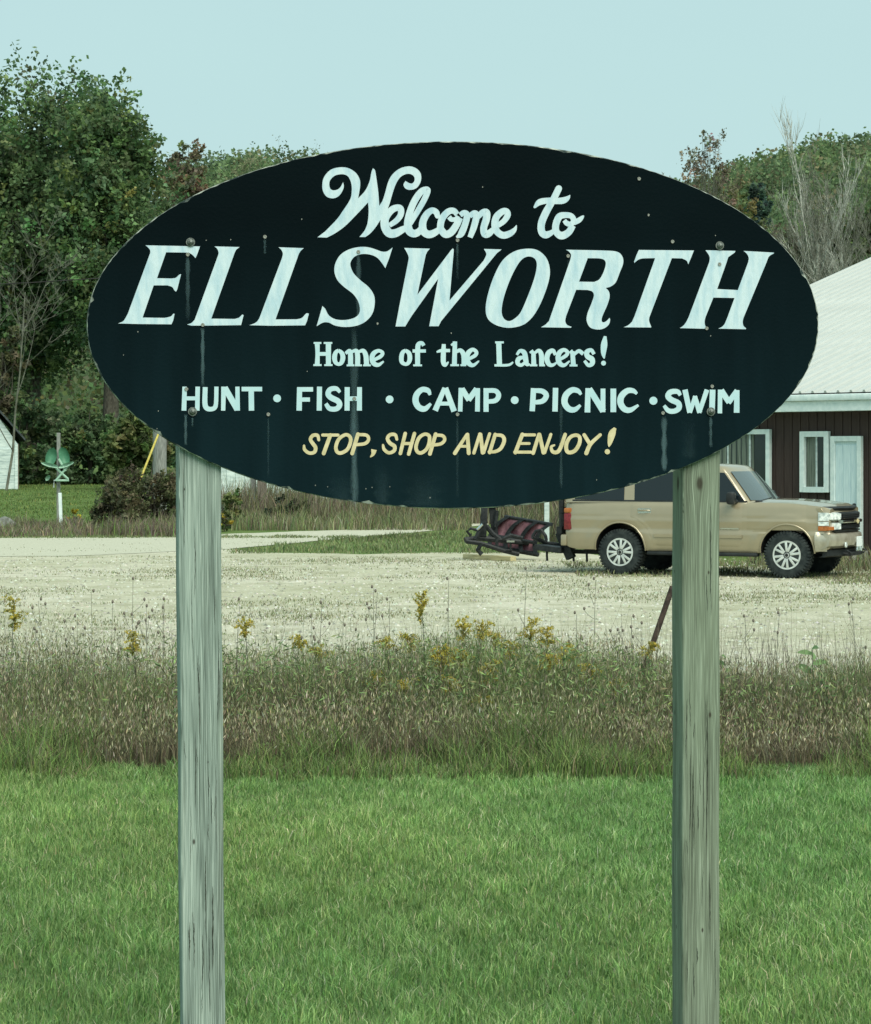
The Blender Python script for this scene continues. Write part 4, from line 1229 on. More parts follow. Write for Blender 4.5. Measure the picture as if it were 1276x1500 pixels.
for k in range(int((x1_ - x0_) / .305)):
    o = rib if k == 0 else copy_obj(rib)
    o.location = (x0_ + .05 + k * .305, -.38, RZ + .001); o.rotation_euler = (ra, 0, 0)
# windows and doors placed along the wall
def opening(px0, px1, py0, py1, name, fill, trim=.11):
    xa, zt = BP.map(px0, py0, -.02); xb, _ = BP.map(px1, py0, -.02)
    _, zb = BP.map(px0, py1, -.02)
    w, h = xb - xa, zt - zb
    f = MB(); y = -.0
    f.box((xa + trim / 2, y, (zt + zb) / 2), (trim, .09, h), None, .006)
    f.box((xb - trim / 2, y, (zt + zb) / 2), (trim, .09, h), None, .006)
    f.box(((xa + xb) / 2, y, zt - trim / 2), (w - 2 * trim - .002, .088, trim))
    if name == 'window': f.box(((xa + xb) / 2, y - .01, zb + trim / 2), (w - 2 * trim - .002, .10, trim))
    return f, xa, xb, zb, zt, w, h
# window right of the car's roof
f, xa, xb, zb, zt, w, h = opening(1172, 1214, 632, 721, 'window', None)
wn = f.build('window', M['white_paint'], bld)
MB().box(((xa + xb) / 2, .045, (zb + zt) / 2), (w - .2, .012, h - .2)).build('pane', M['pane'], wn)
MB().box(((xa + xb) / 2 + .02, .03, (zb + zt) / 2), (.035, .02, h - .2)).build('mullion', M['white_wall'], wn)
c0 = MB(); pts_ = []
for i in range(17):
    pts_.append((xa + .12 + (w * .34) * i / 16, .035 - .006 * math.sin(i * 2.1), 0))
c0.quadgrid([[(x, y, zb + .1) for x, y, _ in pts_], [(x, y, zt - .1) for x, y, _ in pts_]])
c0.build('curtain', M['curtain'], wn, 60)
# large window behind the car's windscreen
f, xa, xb, zb, zt, w, h = opening(1010, 1128, 630, 752, 'window', None, .10)
wn = f.build('window', M['white_paint'], bld)
MB().box(((xa + xb) / 2, .045, (zb + zt) / 2), (w - .18, .012, h - .18)).build('pane', M['pane'], wn)
for fx in (.47, .74):
    MB().box((xa + w * fx, .03, (zb + zt) / 2), (.04, .03, h - .18)).build('mullion', M['white_wall'], wn)
c0 = MB(); pts_ = [(xa + .1 + (w * .74) * i / 60, .034 - .008 * math.sin(i * 1.3), 0) for i in range(61)]
c0.quadgrid([[(x, y, zb + .1) for x, y, _ in pts_], [(x, y, zt - .1) for x, y, _ in pts_]])
c0.build('curtain', M['curtain'], wn, 60)
# door
f, xa, xb, zb, zt, w, h = opening(1217, 1262, 639, 816, 'door', None, .10)
df = f.build('door_frame', M['white_paint'], bld)
door = MB().box(((xa + xb) / 2, .03, (zb + zt) / 2), (w - .18, .04, h - .1), None, .004).build('door', M['door_white'], bld)
for k in range(3):
    MB().box((xa + .09 + (w - .18) * (k + .5) / 3, .004, (zb + zt) / 2 - .05), ((w - .18) / 3 - .03, .012, h - .26), None, .004).build('door_panel', M['door_white'], door)
MB().tube([(xb - .17, -.005, zb + 1.05), (xb - .17, -.05, zb + 1.05)], .028, 10).build('door_knob', M['black_trim'], door)
MB().box(((xa + xb) / 2, -.5, .09), (w + .3, 1.0, .18), None, .01).build('door_step', M['concrete'], bld)

# ------------------------------------------------------------------ vegetation builders
def jitter_cols(n, pal, w, var=0.12):
    pal = np.array(pal); idx = rng.choice(len(pal), size=n, p=np.array(w) / sum(w))
    c = pal[idx] * (1 + rng.normal(0, var, (n, 1)))
    c *= 1 + rng.normal(0, var * .4, (n, 3))
    return np.clip(c, 0.003, 1)

def leaf_quads(C, size, cols, updroop=0.0, asp=1.6):
    """C (n,3) centres; leaf diamonds of random direction"""
    n = len(C)
    d = rng.normal(size=(n, 3)); d[:, 2] = d[:, 2] * .8 + updroop
    d /= np.linalg.norm(d, axis=1, keepdims=True)
    e = rng.normal(size=(n, 3)); e -= (e * d).sum(1, keepdims=True) * d
    e /= np.linalg.norm(e, axis=1, keepdims=True)
    s = size * rng.uniform(.6, 1.35, (n, 1))
    a = C - d * s * .5; b = C + e * s * .5 / asp; c = C + d * s * .5; f = C - e * s * .5 / asp
    V = np.stack([a, b, c, f], 1).reshape(-1, 3)
    Q = np.arange(4 * n).reshape(n, 4)
    return V, Q, np.repeat(cols, 4, axis=0)

def crown_points(n, c, rad, lobes=26, spiky=0.25, flat=0.55, shell=0.5):
    """clumped points in a crown of ellipsoid lobes; n x 3"""
    c = np.array(c); rad = np.array(rad)
    # lobe centres within the main ellipsoid
    L = []
    while len(L) < lobes:
        p = rng.uniform(-1, 1, 3)
        if np.linalg.norm(p) <= 1 and np.linalg.norm(p) > .25: L.append(p)
    L = np.array(L); Lc = c + L * rad * .78
    Lr = rad.mean() * rng.uniform(.20, .40, lobes)
    which = rng.choice(lobes, n, p=Lr ** 2 / (Lr ** 2).sum())
    # twig clumps on each lobe
    nt_ = max(8, n // 26)
    tw_l = rng.choice(lobes, nt_, p=Lr ** 2 / (Lr ** 2).sum())
    dirs = rng.normal(size=(nt_, 3)); dirs /= np.linalg.norm(dirs, axis=1, keepdims=True)
    dirs[:, 2] += .25
    rr = rng.uniform(shell, 1.05, (nt_, 1))
    T = Lc[tw_l] + dirs * Lr[tw_l][:, None] * rr * np.array([1, 1, .85])
    # leaves strung along short shoots from each clump
    k = rng.integers(0, nt_, n)
    shoot = dirs[k] * .6 + np.array([0, 0, spiky]) 
    t = rng.uniform(-.3, 1, (n, 1)) * rad.mean() * .14
    sp = rad.mean() * .045
    P = T[k] + shoot * t + rng.normal(0, sp, (n, 3)) * (1.3 - np.clip(t / (rad.mean() * .14), 0, 1))
    return P, k, nt_

def limb_tubes(mb, base, tips, r0, n=6):
    """trunk with limbs reaching towards the tips"""
    base = Vector(base)
    for tip in tips:
        tip = Vector(tip)
        mid = base.lerp(tip, .45) + Vector((random.uniform(-.3, .3), random.uniform(-.3, .3), .12 * (tip - base).length))
        mb.tube([base, mid, tip], [r0, r0 * .6, r0 * .15], n)

def make_tree(name, px, Y, py_top, hw_px, label, cat='tree', py_low=None, n=9000, leaf=.26, pal=None, wts=None, lobes=26, group=None,
              trunk_r=.25, bark='bark', spiky=.3, depth=None, shell=.5, base_py=None, clumpvar=.22, limbs=14):
    z0 = gz(Y)
    top = at(px, py_top, Y).z; lo = at(px, py_low, Y).z if py_low else z0 + (top - z0) * .2
    lo = max(lo, z0 + .1) if cat == 'tree' else z0 - .55 * (top - z0)
    cx_ = (px - HX) / F * Y; hw = hw_px / F * Y
    root = empty(name, (cx_, Y, z0), 0, label, cat, group)
    cen = (0, 0, (top + lo) / 2 - z0); rad = (hw, depth or hw, (top - lo) / 2)
    P, k, nt_ = crown_points(n, cen, rad, lobes, spiky, shell=shell)
    ok_ = P[:, 2] > .05; P = P[ok_]; k = k[ok_]; n = len(P)
    cc = jitter_cols(nt_, pal, wts, clumpvar)[k] * (1 + rng.normal(0, .14, (n, 1)))
    V, Q, CC = leaf_quads(P, leaf, np.clip(cc, .003, 1), updroop=.15)
    np_mesh('crown', V, quads=Q, cols=CC, mat=M['leaf'], parent=root)
    mb = MB()
    H = top - z0
    mb.tube([(0, 0, -.2), (.1, 0, H * .25), (-.05, .1, H * .5), (.05, 0, H * .8)], [trunk_r, trunk_r * .8, trunk_r * .5, trunk_r * .1], 8)
    tips = [(float(p[0]) * .8, float(p[1]) * .8, float(p[2])) for p in P[rng.choice(n, limbs)]]
    for tp in tips:
        hz = random.uniform(.15, .5) * H
        if tp[2] < hz: continue
        limb_tubes(mb, (0, 0, hz), [tp], trunk_r * .35 if limbs < 20 else .035, 5 if limbs < 20 else 3)
    mb.build('trunk', M[bark], root, 60)
    return root

def branchy(name, px, Y, py_top, label, cat='tree', bark='pale_bark', spread=.45, levels=4, r0=.09, lean=0.0, group=None, kids=(3, 5), leaves=0, leafsize=.2, pal=None, wts=None, stems=1, seed=1, upward=.5, base_z=None, rmin=.013):
    rd_ = random.Random(seed)
    z0 = gz(Y) if base_z is None else base_z
    top = at(px, py_top, Y).z; H = top - z0
    root = empty(name, ((px - HX) / F * Y, Y, z0), 0, label, cat, group)
    V = []; Q = []
    tips = []
    def seg(p, q, ra, rb, n):
        t = (q - p)
        if t.length < 1e-5: return
        t = t.normalized(); a = t.cross(Vector((.3, .2, 1))).normalized(); b_ = t.cross(a)
        o = len(V)
        for c_, r_ in ((p, ra), (q, rb)):
            for k in range(n):
                an = 2 * math.pi * k / n
                V.append(c_ + (a * math.cos(an) + b_ * math.sin(an)) * r_)
        for k in range(n): Q.append((o + k, o + (k + 1) % n, o + n + (k + 1) % n, o + n + k))
    def grow(p, d, L_, r_, lv):
        ns = 5 if lv > 1 else 3
        n = 6 if lv == levels else 3
        pts = [p]
        for i in range(ns):
            d = (d + Vector((rd_.gauss(0, .09), rd_.gauss(0, .09), .04 + upward * .08))).normalized()
            q = pts[-1] + d * (L_ / ns)
            ra = r_ * (1 - .75 * i / ns); rb = r_ * (1 - .75 * (i + 1) / ns)
            seg(pts[-1], q, ra, rb, n); pts.append(q)
        if lv == 0: tips.append(pts[-1]); return
        m = rd_.randint(*kids) + (3 if lv == levels else 0)
        for j in range(m):
            u = rd_.uniform(.25, 1.0); idx_ = min(ns, max(1, int(u * ns)))
            pp = pts[idx_]
            ax = Vector((rd_.gauss(0, 1), rd_.gauss(0, 1), rd_.gauss(0, .3))).normalized()
            nd_ = (d + ax * spread * rd_.uniform(.7, 1.4) + Vector((0, 0, upward * .3))).normalized()
            grow(pp, nd_, L_ * rd_.uniform(.42, .62), max(r_ * (1 - .75 * idx_ / ns) * .6, rmin), lv - 1)
    for s_ in range(stems):
        grow(Vector((rd_.uniform(-.2, .2) * stems * .4, rd_.uniform(-.2, .2), 0)), Vector((lean + rd_.gauss(0, .16) * (stems > 1), rd_.gauss(0, .1), 1)).normalized(), H * rd_.uniform(.55, .68), r0, levels)
    o = np_mesh('trunk', np.array([tuple(v) for v in V]), quads=np.array(Q), mat=M[bark], parent=root, smooth=True)
    # fit height
    zmax = max(v.z for v in V); k_ = H / zmax
    o.scale = (1, 1, k_)
    if leaves:
        T = np.array([(t.x, t.y, t.z * k_) for t in tips])
        P = T[rng.integers(0, len(T), leaves)] + rng.normal(0, .16, (leaves, 3))
        V2, Q2, C2 = leaf_quads(P, leafsize, jitter_cols(leaves, pal, wts))
        np_mesh('crown', V2, quads=Q2, cols=C2, mat=M['leaf'], parent=root)
    return root

G_MAPLE = [(.105, .175, .080), (.140, .220, .098), (.082, .138, .068), (.21, .25, .09), (.17, .25, .105), (.27, .26, .09)]
W_MAPLE = [4, 4, 3, .35, 2, .05]
G_DULL = [(.10, .15, .06), (.13, .18, .075), (.075, .11, .05), (.17, .19, .08)]
W_DULL = [3, 3, 2, 1]
G_AUT = [(.17, .14, .09), (.20, .14, .09), (.12, .14, .07), (.16, .18, .085)]
W_AUT = [3, 2, 2, 1.5]
G_BROWN = [(.125, .115, .07), (.165, .155, .095), (.095, .105, .055), (.10, .12, .055)]
W_BROWN = [3, 2, 2, 2]
G_BUSH = [(.11, .16, .055), (.16, .20, .075), (.08, .11, .045), (.21, .23, .09)]
W_BUSH = [3, 3, 2, 1]

# --- left trees
make_tree('maple_tree', 45, 104, 50, 125, 'tallest dark green maple rising at the left edge of the picture', n=52000, py_low=640, pal=G_MAPLE, wts=W_MAPLE, leaf=.23, lobes=60, trunk_r=.45, spiky=.5, shell=.35)
make_tree('maple_tree', 160, 100, 88, 88, 'green maple with yellowing leaves directly left of the oval sign', n=48000, py_low=600, pal=G_MAPLE, wts=[4, 4, 2, .8, 3, .15], leaf=.225, lobes=60, trunk_r=.4, spiky=.5, shell=.35)
make_tree('maple_tree', 235, 108, 240, 90, 'lower green maple whose crown runs behind the left end of the sign', n=26000, py_low=620, pal=G_MAPLE, wts=W_MAPLE, leaf=.26, lobes=40, trunk_r=.35, shell=.35)
make_tree('maple_tree', -75, 108, 70, 110, 'broad green maple cut off by the left edge of the picture', n=12000, py_low=640, pal=G_MAPLE, wts=W_MAPLE, leaf=.42, lobes=36, trunk_r=.45, shell=.35)
make_tree('autumn_tree', 270, 118, 184, 32, 'sparse reddish brown tree top beside the green maples at left', n=4200, py_low=420, pal=G_AUT, wts=W_AUT, leaf=.24, lobes=26, trunk_r=.2, spiky=.5, depth=2.2, clumpvar=.25)
make_tree('bush', 40, 99, 560, 80, 'dark green undergrowth bush behind the white shed', 'bush', n=14000, py_low=706, pal=G_MAPLE, wts=[3, 2, 4, .3, 1, .1], leaf=.22, lobes=40, shell=.2, trunk_r=.1)
make_tree('bush', 130, 99, 575, 70, 'dark bush under the maples behind the green garden spinner', 'bush', n=14000, py_low=706, pal=G_MAPLE, wts=[3, 2, 4, .3, 1, .1], leaf=.22, lobes=40, shell=.2, trunk_r=.1)
make_tree('bush', 205, 92, 598, 55, 'yellowish green bush beside the lower left edge of the sign', 'bush', n=10000, py_low=706, pal=G_BUSH, wts=W_BUSH, leaf=.26, lobes=24, trunk_r=.08)
make_tree('bush', 300, 98, 560, 70, 'dark green bush hidden mostly behind the left sign post', 'bush', n=9000, py_low=706, pal=G_MAPLE, wts=W_MAPLE, leaf=.32, lobes=22, trunk_r=.1)
make_tree('autumn_tree', 2, 98.5, 468, 32, 'brown green small tree above the white shed at the left edge', n=2800, py_low=640, pal=G_BROWN, wts=[2, 2, 4, 2], leaf=.22, lobes=16, trunk_r=.12)
branchy('dead_tree', -30, 90, 175, 'bare grey dead tree at the far left in front of the maples', bark='twig', spread=.75, levels=4, r0=.07, kids=(3, 4), seed=5, lean=.05, upward=.15, rmin=.008)
branchy('dead_tree', 8, 91, 300, 'low bare grey branches spreading at the left edge below the taller dead tree', bark='twig', spread=.85, levels=4, r0=.06, kids=(3, 4), seed=15, lean=.0, upward=.05, rmin=.008)
# shrub (brownish) in front of the far lawn
def shrub(px, Y, pyt, hw, label, n=6000, pal=G_BROWN, wts=W_BROWN, leaf=.10, name='shrub'):
    return make_tree(name, px, Y, pyt, hw, label, 'shrub', n=n, py_low=HY + (EYE - gz(Y)) / Y * F - 1, pal=pal, wts=wts, leaf=leaf, lobes=26, trunk_r=.04, shell=.2)
shrub(222, 62, 640, 58, 'large brown leaved shrub left of the left sign post', n=9000)
shrub(165, 61.5, 698, 52, 'low brownish shrub spreading left of the larger brown shrub', n=6500)
shrub(275, 62.5, 660, 52, 'brown green shrub directly behind the left sign post', n=5500)
shrub(345, 64, 720, 30, 'low yellow green bush right of the left sign post', n=3600, pal=G_BUSH, wts=[2, 2, 2, 2])
shrub(415, 66, 708, 34, 'dark small leaved shrub below the sign beside the brown wooden post', n=3200, pal=[(.03, .045, .03), (.06, .075, .035), (.09, .09, .05)], wts=[3, 2, 1])
shrub(108, 63, 738, 12, 'small clump of yellow goldenrod beside the white stake', n=900, pal=[(.42, .36, .04), (.30, .30, .05), (.1, .16, .04)], wts=[3, 2, 2], leaf=.09)
shrub(325, 62, 738, 16, 'yellow flowering weeds at the foot of the white building', n=900, pal=[(.38, .33, .05), (.14, .18, .05), (.10, .13, .04)], wts=[2, 2, 2], leaf=.09)

# --- right side trees
make_tree('scrub_tree', 1068, 150, 262, 62, 'orange tinged green tree directly behind the sign at right', n=16000, py_low=520, pal=[(.19, .17, .075), (.15, .18, .07), (.22, .16, .075), (.12, .16, .065)], wts=[3, 3, 1, 2], leaf=.30, lobes=40, trunk_r=.2)
make_tree('scrub_tree', 1150, 130, 318, 75, 'greyish brown brush thicket above the left end of the white roof', n=24000, py_low=560, pal=[(.13, .125, .085), (.09, .095, .06), (.17, .16, .11), (.09, .12, .055)], wts=[3, 3, 2, 2], leaf=.20, lobes=44, trunk_r=.15, shell=.2)
make_tree('scrub_tree', 1250, 128, 285, 70, 'green scrub tree behind the white roof at the right edge', n=20000, py_low=520, pal=[(.095, .14, .055), (.125, .18, .065), (.07, .10, .045), (.13, .13, .08)], wts=[3, 3, 2, 2], leaf=.23, lobes=40, trunk_r=.2, shell=.25)
make_tree('scrub_tree', 1320, 128, 262, 70, 'green scrub tree just beyond the right edge of the picture', n=6000, py_low=520, pal=[(.065, .10, .035), (.085, .13, .045), (.05, .07, .03)], wts=[3, 3, 2], leaf=.36, lobes=30, trunk_r=.2)
make_tree('spruce_tree', 1108, 200, 248, 22, 'blue green spruce on the hillside behind the bare birch', n=3500, py_low=420, pal=[(.055, .10, .085), (.075, .125, .10)], wts=[1, 1], leaf=.4, lobes=18, trunk_r=.2)
make_tree('sparse_tree', 1034, 120, 178, 50, 'nearly bare tree with few brown leaves rising over the right shoulder of the sign', n=3600, py_low=360, pal=[(.22, .19, .13), (.19, .20, .12), (.28, .24, .17)], wts=[3, 2, 1], leaf=.15, lobes=22, trunk_r=.10, bark='twig', spiky=.8, shell=.3, limbs=110)
make_tree('sparse_tree', 985, 121, 236, 36, 'small twiggy tree top touching the sign rim left of the brown leaved one', n=900, py_low=420, pal=[(.20, .15, .10), (.15, .16, .08)], wts=[3, 2], leaf=.14, lobes=16, trunk_r=.08, bark='twig', spiky=.8, shell=.3, limbs=70)
branchy('bare_birch', 1248, 110, 138, 'tall leafless white barked birch leaning left above the white roof', bark='pale_bark', spread=.34, levels=4, r0=.27, kids=(4, 5), seed=24, lean=-.20, upward=.6, stems=1)
branchy('bare_birch', 1216, 112, 176, 'second leafless birch standing right behind the leaning one', bark='twig', spread=.32, levels=4, r0=.12, kids=(3, 4), seed=31, lean=.04, upward=.7, stems=2)
for i, (px, py, sd_, ln, lb) in enumerate(((1190, 330, 41, .3, 'low pale bare branches fanning out just above the white roof'), (1245, 290, 42, -.1, 'bare grey sapling in the scrub at the right edge'), (1160, 300, 43, .1, 'bare grey sapling in the brown thicket beside the sign'), (1270, 230, 44, -.05, 'tallest bare sapling at the right edge below the hill crest'))):
    branchy('bare_sapling', px, 104 + i, py, lb, bark='pale_bark' if i == 0 else 'twig', spread=.6, levels=4, r0=.07, kids=(3, 4), seed=sd_, lean=ln, upward=.2, stems=2)
# twigs showing above the top edge of the sign at its left shoulder
branchy('sapling_top', 447, 140, 188, 'thin leafy tree tip poking up over the upper left edge of the sign', bark='twig', spread=.25, levels=3, r0=.10, kids=(3, 4), seed=8, leaves=700, leafsize=.14, pal=[(.13, .16, .07), (.16, .15, .08)], wts=[1, 1], upward=.9)
branchy('sapling_top', 418, 141, 204, 'shorter thin tree tip left of the leafy one above the sign edge', bark='twig', spread=.25, levels=3, r0=.08, kids=(3, 4), seed=9, leaves=450, leafsize=.14, pal=[(.10, .14, .06)], wts=[1], upward=.9)

# --- hills with forest
def hill_h(x, y):
    # crest line given by the angle seen from the lot
    ang = x / max(y, 1) * F + HX
    crest = interp(ang, [(-900, 330), (0, 250), (300, 240), (420, 230), (640, 236), (900, 285), (1010, 282), (1080, 248), (1150, 226), (1276, 206), (1500, 185), (2200, 230)])
    top = EYE + (HY - crest) / F * 380 - 9.3
    t = min(1, max(0, (y - 165) / 215.0))
    s = t * t * (3 - 2 * t)
    b_ = 1.58 + (top - 1.58) * (0.25 * t + .75 * s)
    if y > 380: b_ = top - (y - 380) * .05
    return b_ + 1.2 * math.sin(x * .07 + y * .03) * t
sheet('hill', np.linspace(-420, 420, 60), np.linspace(160, 620, 40), hill_h, M['g_hill'])
# forest mass on the hills: only a far-off wood, one object
def forest():
    Vs = []; Qs = []; Cs = []; o = 0
    pal = np.array([(.13, .20, .095), (.165, .24, .105), (.105, .16, .085), (.21, .27, .115), (.18, .20, .11), (.22, .20, .11)])  # distant greens lightened, haze put into the leaf colour
    wt = np.array([4, 4, 2, 1.6, 1.4, .5]); wt = wt / wt.sum()
    nT = 1900
    for i in range(nT):
        Y = 380 - 205 * rng.random() ** 1.6
        if rng.random() < .66:
            ang = rng.uniform(980, 1320) if rng.random() < .78 else rng.uniform(250, 470)
        else: ang = rng.uniform(440, 1020) if rng.random() < .75 else rng.uniform(-250, 1600)
        X = (ang - HX) / F * Y
        z = hill_h(X, Y)
        h = rng.uniform(6, 10.5); w = rng.uniform(2.0, 3.6)
        n = 120 if (960 < ang < 1340 or 230 < ang < 480) else 80
        d = rng.normal(size=(n, 3)); d /= np.linalg.norm(d, axis=1, keepdims=True)
        d[:, 2] = np.abs(d[:, 2]) * 1.1 - .25
        P = np.array([X, Y, z + h * .5]) + d * np.array([w, w, h * .55]) * rng.uniform(.6, 1.05, (n, 1))
        base = pal[rng.choice(6, p=wt)] * rng.uniform(.75, 1.3)
        cc = np.clip(base * (1 + rng.normal(0, .12, (n, 1))), .004, 1)
        V, Q, C_ = leaf_quads(P, .60, cc, asp=1.3)
        Vs.append(V); Qs.append(Q + o); Cs.append(C_); o += len(V)
    f = np_mesh('hillside_forest', np.concatenate(Vs), quads=np.concatenate(Qs), cols=np.concatenate(Cs), mat=M['leaf'])
    tag(f, 'far green wood covering the hills on the skyline', 'forest', kind='stuff')
forest()
# low treeline filling the mid distance behind shed, buildings and sign
def thicket():
    n = 42000
    X = rng.uniform(-48, 62, n); Y = rng.uniform(136, 150, n)
    ht = np.array([interp(x_, [(-48, 9), (-20, 8), (-8, 6), (10, 6), (20, 8), (62, 9)]) for x_ in X]) * (1 + .2 * np.sin(X * 1.1) + .15 * np.sin(X * 2.7 + 1))
    Z = 1.5 + ht * rng.random(n) ** .8
    cc = jitter_cols(n, G_DULL + G_BROWN[:2], [3, 3, 2, 1, 1, 1], .25)
    V, Q, C_ = leaf_quads(np.stack([X, Y, Z], 1), .42, cc)
    tag(np_mesh('distant_thicket', V, quads=Q, cols=C_, mat=M['leaf']), 'dense green brown thicket along the foot of the hills', 'thicket', kind='stuff')
thicket()

# ------------------------------------------------------------------ left background things
# white shed
SHY = 92.0
p = at(-28, 720, SHY)
shed = empty('white_shed', (p.x, SHY, gz(SHY)), R(12), 'small white shed with dark sloping roof at the left edge of the far lawn', 'shed')
def sx_(px): return (px - HX) / F * SHY - p.x
def sz_(py): return EYE + (HY - py) / F * SHY - gz(SHY)
ridge_x = sx_(-28); xr_ = sx_(25); eave = sz_(650); rdg = sz_(575)
mb = MB()
for sgn in (1,):
    mb.poly([(-xr_, 0, 0), (xr_, 0, 0), (xr_, 0, eave), (0, 0, rdg), (-xr_, 0, eave)], (0, 5.0, 0))
mb.build('wall', M['white_wall'], shed)
for k in range(9):
    zz = .15 + k * .27
    if zz > eave - .1: break
    MB().box((0, -.012, zz), (2 * xr_ - .02, .03, .25), Matrix.Rotation(R(3), 4, 'X'), .004).build('clapboard', M['white_wall'], shed)
for s_ in (-1, 1):
    a_ = Vector((0, 0, rdg + .06)); b_ = Vector((s_ * sx_(36), 0, sz_(646)))
    mb = MB(); mb.poly([(a_.x, -.25, a_.z), (b_.x, -.25, b_.z), (b_.x, 5.25, b_.z), (a_.x, 5.25, a_.z)], (0, 0, .10)); mb.build('roof', M['roof_dark'], shed)
MB().box((xr_ - .05, -.03, eave / 2), (.12, .06, eave), None, .01).build('corner_board', M['white_wall'], shed)
MB().box((xr_ + .02, 2.5, eave / 2), (.06, 5, eave)).build('side_wall', M['brown_wood'], shed)
# white building glimpsed below the sign
WBY = 78.0
p = at(318, 745, WBY)
wb = empty('white_outbuilding', (p.x, WBY, gz(WBY)), R(0), 'low white outbuilding seen in the gap below the oval sign', 'building')
bwid = (478 - 318) / F * WBY
mb = MB(); mb.box((bwid / 2, 2.0, 1.5), (bwid, 4, 3.0)); mb.build('wall', M['white_wall'], wb)
for k in range(12):
    MB().box((bwid * (k + .5) / 12, -.015, 1.5), (bwid / 12 - .03, .03, 2.96), None, .006).build('siding_board', M['white_wall'], wb)
mb = MB(); mb.poly([(-.3, -.4, 3.02), (bwid + .3, -.4, 3.02), (bwid + .3, 2, 3.9), (-.3, 2, 3.9)], (0, 0, .08)); mb.poly([(-.3, 4.4, 3.02), (bwid + .3, 4.4, 3.02), (bwid + .3, 2, 3.9), (-.3, 2, 3.9)], (0, 0, .08)); mb.build('roof', M['roof_dark'], wb)
# wooden post pair near it
def simple_post(name, px, Y, py_t, w, mat, label, rot=0):
    p = at(px, py_t, Y); z0 = gz(Y)
    mb = MB(); mb.box((0, 0, (p.z - z0) / 2 - .1), (w, w, p.z - z0 + .2), None, .01)
    o = mb.build(name, M[mat], None); o.location = (p.x, Y, z0); o.rotation_euler = (0, rot, 0)
    return tag(o, label, 'post')
simple_post('wooden_post', 384, 68.0, 640, .26, 'brown_wood', 'thick brown wooden post below the sign right of the left sign post')
simple_post('grey_post', 371, 68.2, 640, .16, 'old_grey_wood' if 'old_grey_wood' in M else 'old_wood', 'slim grey post touching the left side of the brown wooden post')
# utility pole with guy wire and yellow guard
up_p = at(234, 640, 70)
pole = empty('utility_pole', (up_p.x, 70, gz(70)), 0, 'grey utility pole with yellow guy wire guard behind the lower left edge of the sign', 'pole')
MB().tube([(0, 0, -.3), (0, 0, 5), (0, 0, 9.0)], [.22, .20, .16], 14).build('shaft', M['old_wood'], pole, 60)
a_ = at(204, 706, 66); b_ = at(236, 626, 69)
ax = Vector((up_p.x, 70, gz(70)))
mb = MB(); mb.tube([a_ - ax, b_ - ax], .034, 8); mb.build('guy_guard', M['yellow_plastic'], pole, 60)
mb = MB(); mb.tube([b_ - ax, Vector((0, 0, 7.4))], .012, 5); mb.build('guy_wire', M['cable'], pole)
pts = []
for i in range(13):
    t = i / 12; q = Vector((up_p.x, 70, gz(70) + 7.3)).lerp(Vector((up_p.x - 24, 74, 7.9)), t); q.z -= 1.0 * 4 * t * (1 - t) * .5
    pts.append(q - ax)
mb = MB(); mb.tube(pts, .018, 5); mb.build('power_line', M['cable'], pole)
# white stake
p = at(90, 722, 61.3)
o = MB().box((0, 0, (p.z) / 2 - .05), (.085, .085, p.z + .1), None, .01).build('white_stake', M['white_paint'])
o.location = (p.x, 61.3, gz(61.3) - .02); o.rotation_euler = (0, R(-2), 0)
tag(o, 'short white stake standing at the edge of the far lawn below the garden spinner', 'stake')
# garden spinner: green blades on a post
GY = 66.0
p = at(84, 720, GY)
sp_ = empty('garden_spinner', (p.x, GY, gz(GY)), 0, 'green metal wind spinner with crossed pale legs on the far lawn', 'garden spinner')
def g(px, py, dy=0): q = at(px, py, GY + dy); return (q.x - p.x, dy, q.z - gz(GY))
MB().box(((g(85, 0)[0]), .1, g(0, 634)[2] / 2), (.10, .08, g(0, 634)[2]), None, .01).build('post', M['old_wood'], sp_)
def petal(cx_, cy_, w_, h_, mat, dy, rot=0.0):
    mb = MB(); rows = []
    for i in range(9):
        v = -1 + 2 * i / 8; wd = math.sqrt(max(0.001, 1 - v * v))
        row = []
        for j in range(7):
            u = (-1 + 2 * j / 6) * wd
            x_, y_ = u * w_ * math.cos(rot) - v * h_ * math.sin(rot), u * w_ * math.sin(rot) + v * h_ * math.cos(rot)
            q = g(cx_ + x_, cy_ + y_, dy)
            row.append((q[0], q[1] + .10 * (1 - u * u - v * v), q[2]))
        rows.append(row)
    mb.quadgrid(rows); return mb.build('petal', M[mat], sp_, 60)
petal(75, 669, 8, 14, 'green_paint', .05, .25); petal(94, 668, 7.5, 14, 'green_paint', -.1, -.3)
petal(73, 681, 13, 3.0, 'pale_green', -.2, .25); petal(97, 681, 12, 3.0, 'pale_green', -.2, -.35)
petal(70, 700, 3, 5, 'pale_green', .1, .6)
for a_, b_ in (((78, 682), (100, 702)), ((102, 680), (82, 704)), ((82, 704), (101, 704)), ((86, 672), (96, 690))):
    MB().tube([g(*a_, -.12), g(*b_, -.12)], .035, 6).build('strut', M['pale_green'], sp_, 60)
MB().tube([g(79, 714), g(79, 704), g(101, 703)], .02, 6).build('bracket', M['white_wall'], sp_, 60)
# grey rock at the left edge
bm_ = MB(); bmesh.ops.create_icosphere(bm_.bm, subdivisions=3, radius=.45)
for v in bm_.bm.verts: v.co *= 1 + .16 * math.sin(v.co.x * 9 + v.co.y * 7) + .1 * math.sin(v.co.z * 13); v.co.z *= .7
o = bm_.build('grey_rock', M['stone'], None, 30); q = at(2, 765, 61); o.location = (q.x, 61, gz(61) + .12)
tag(o, 'grey rock at the left edge where the track meets the far lawn', 'rock')
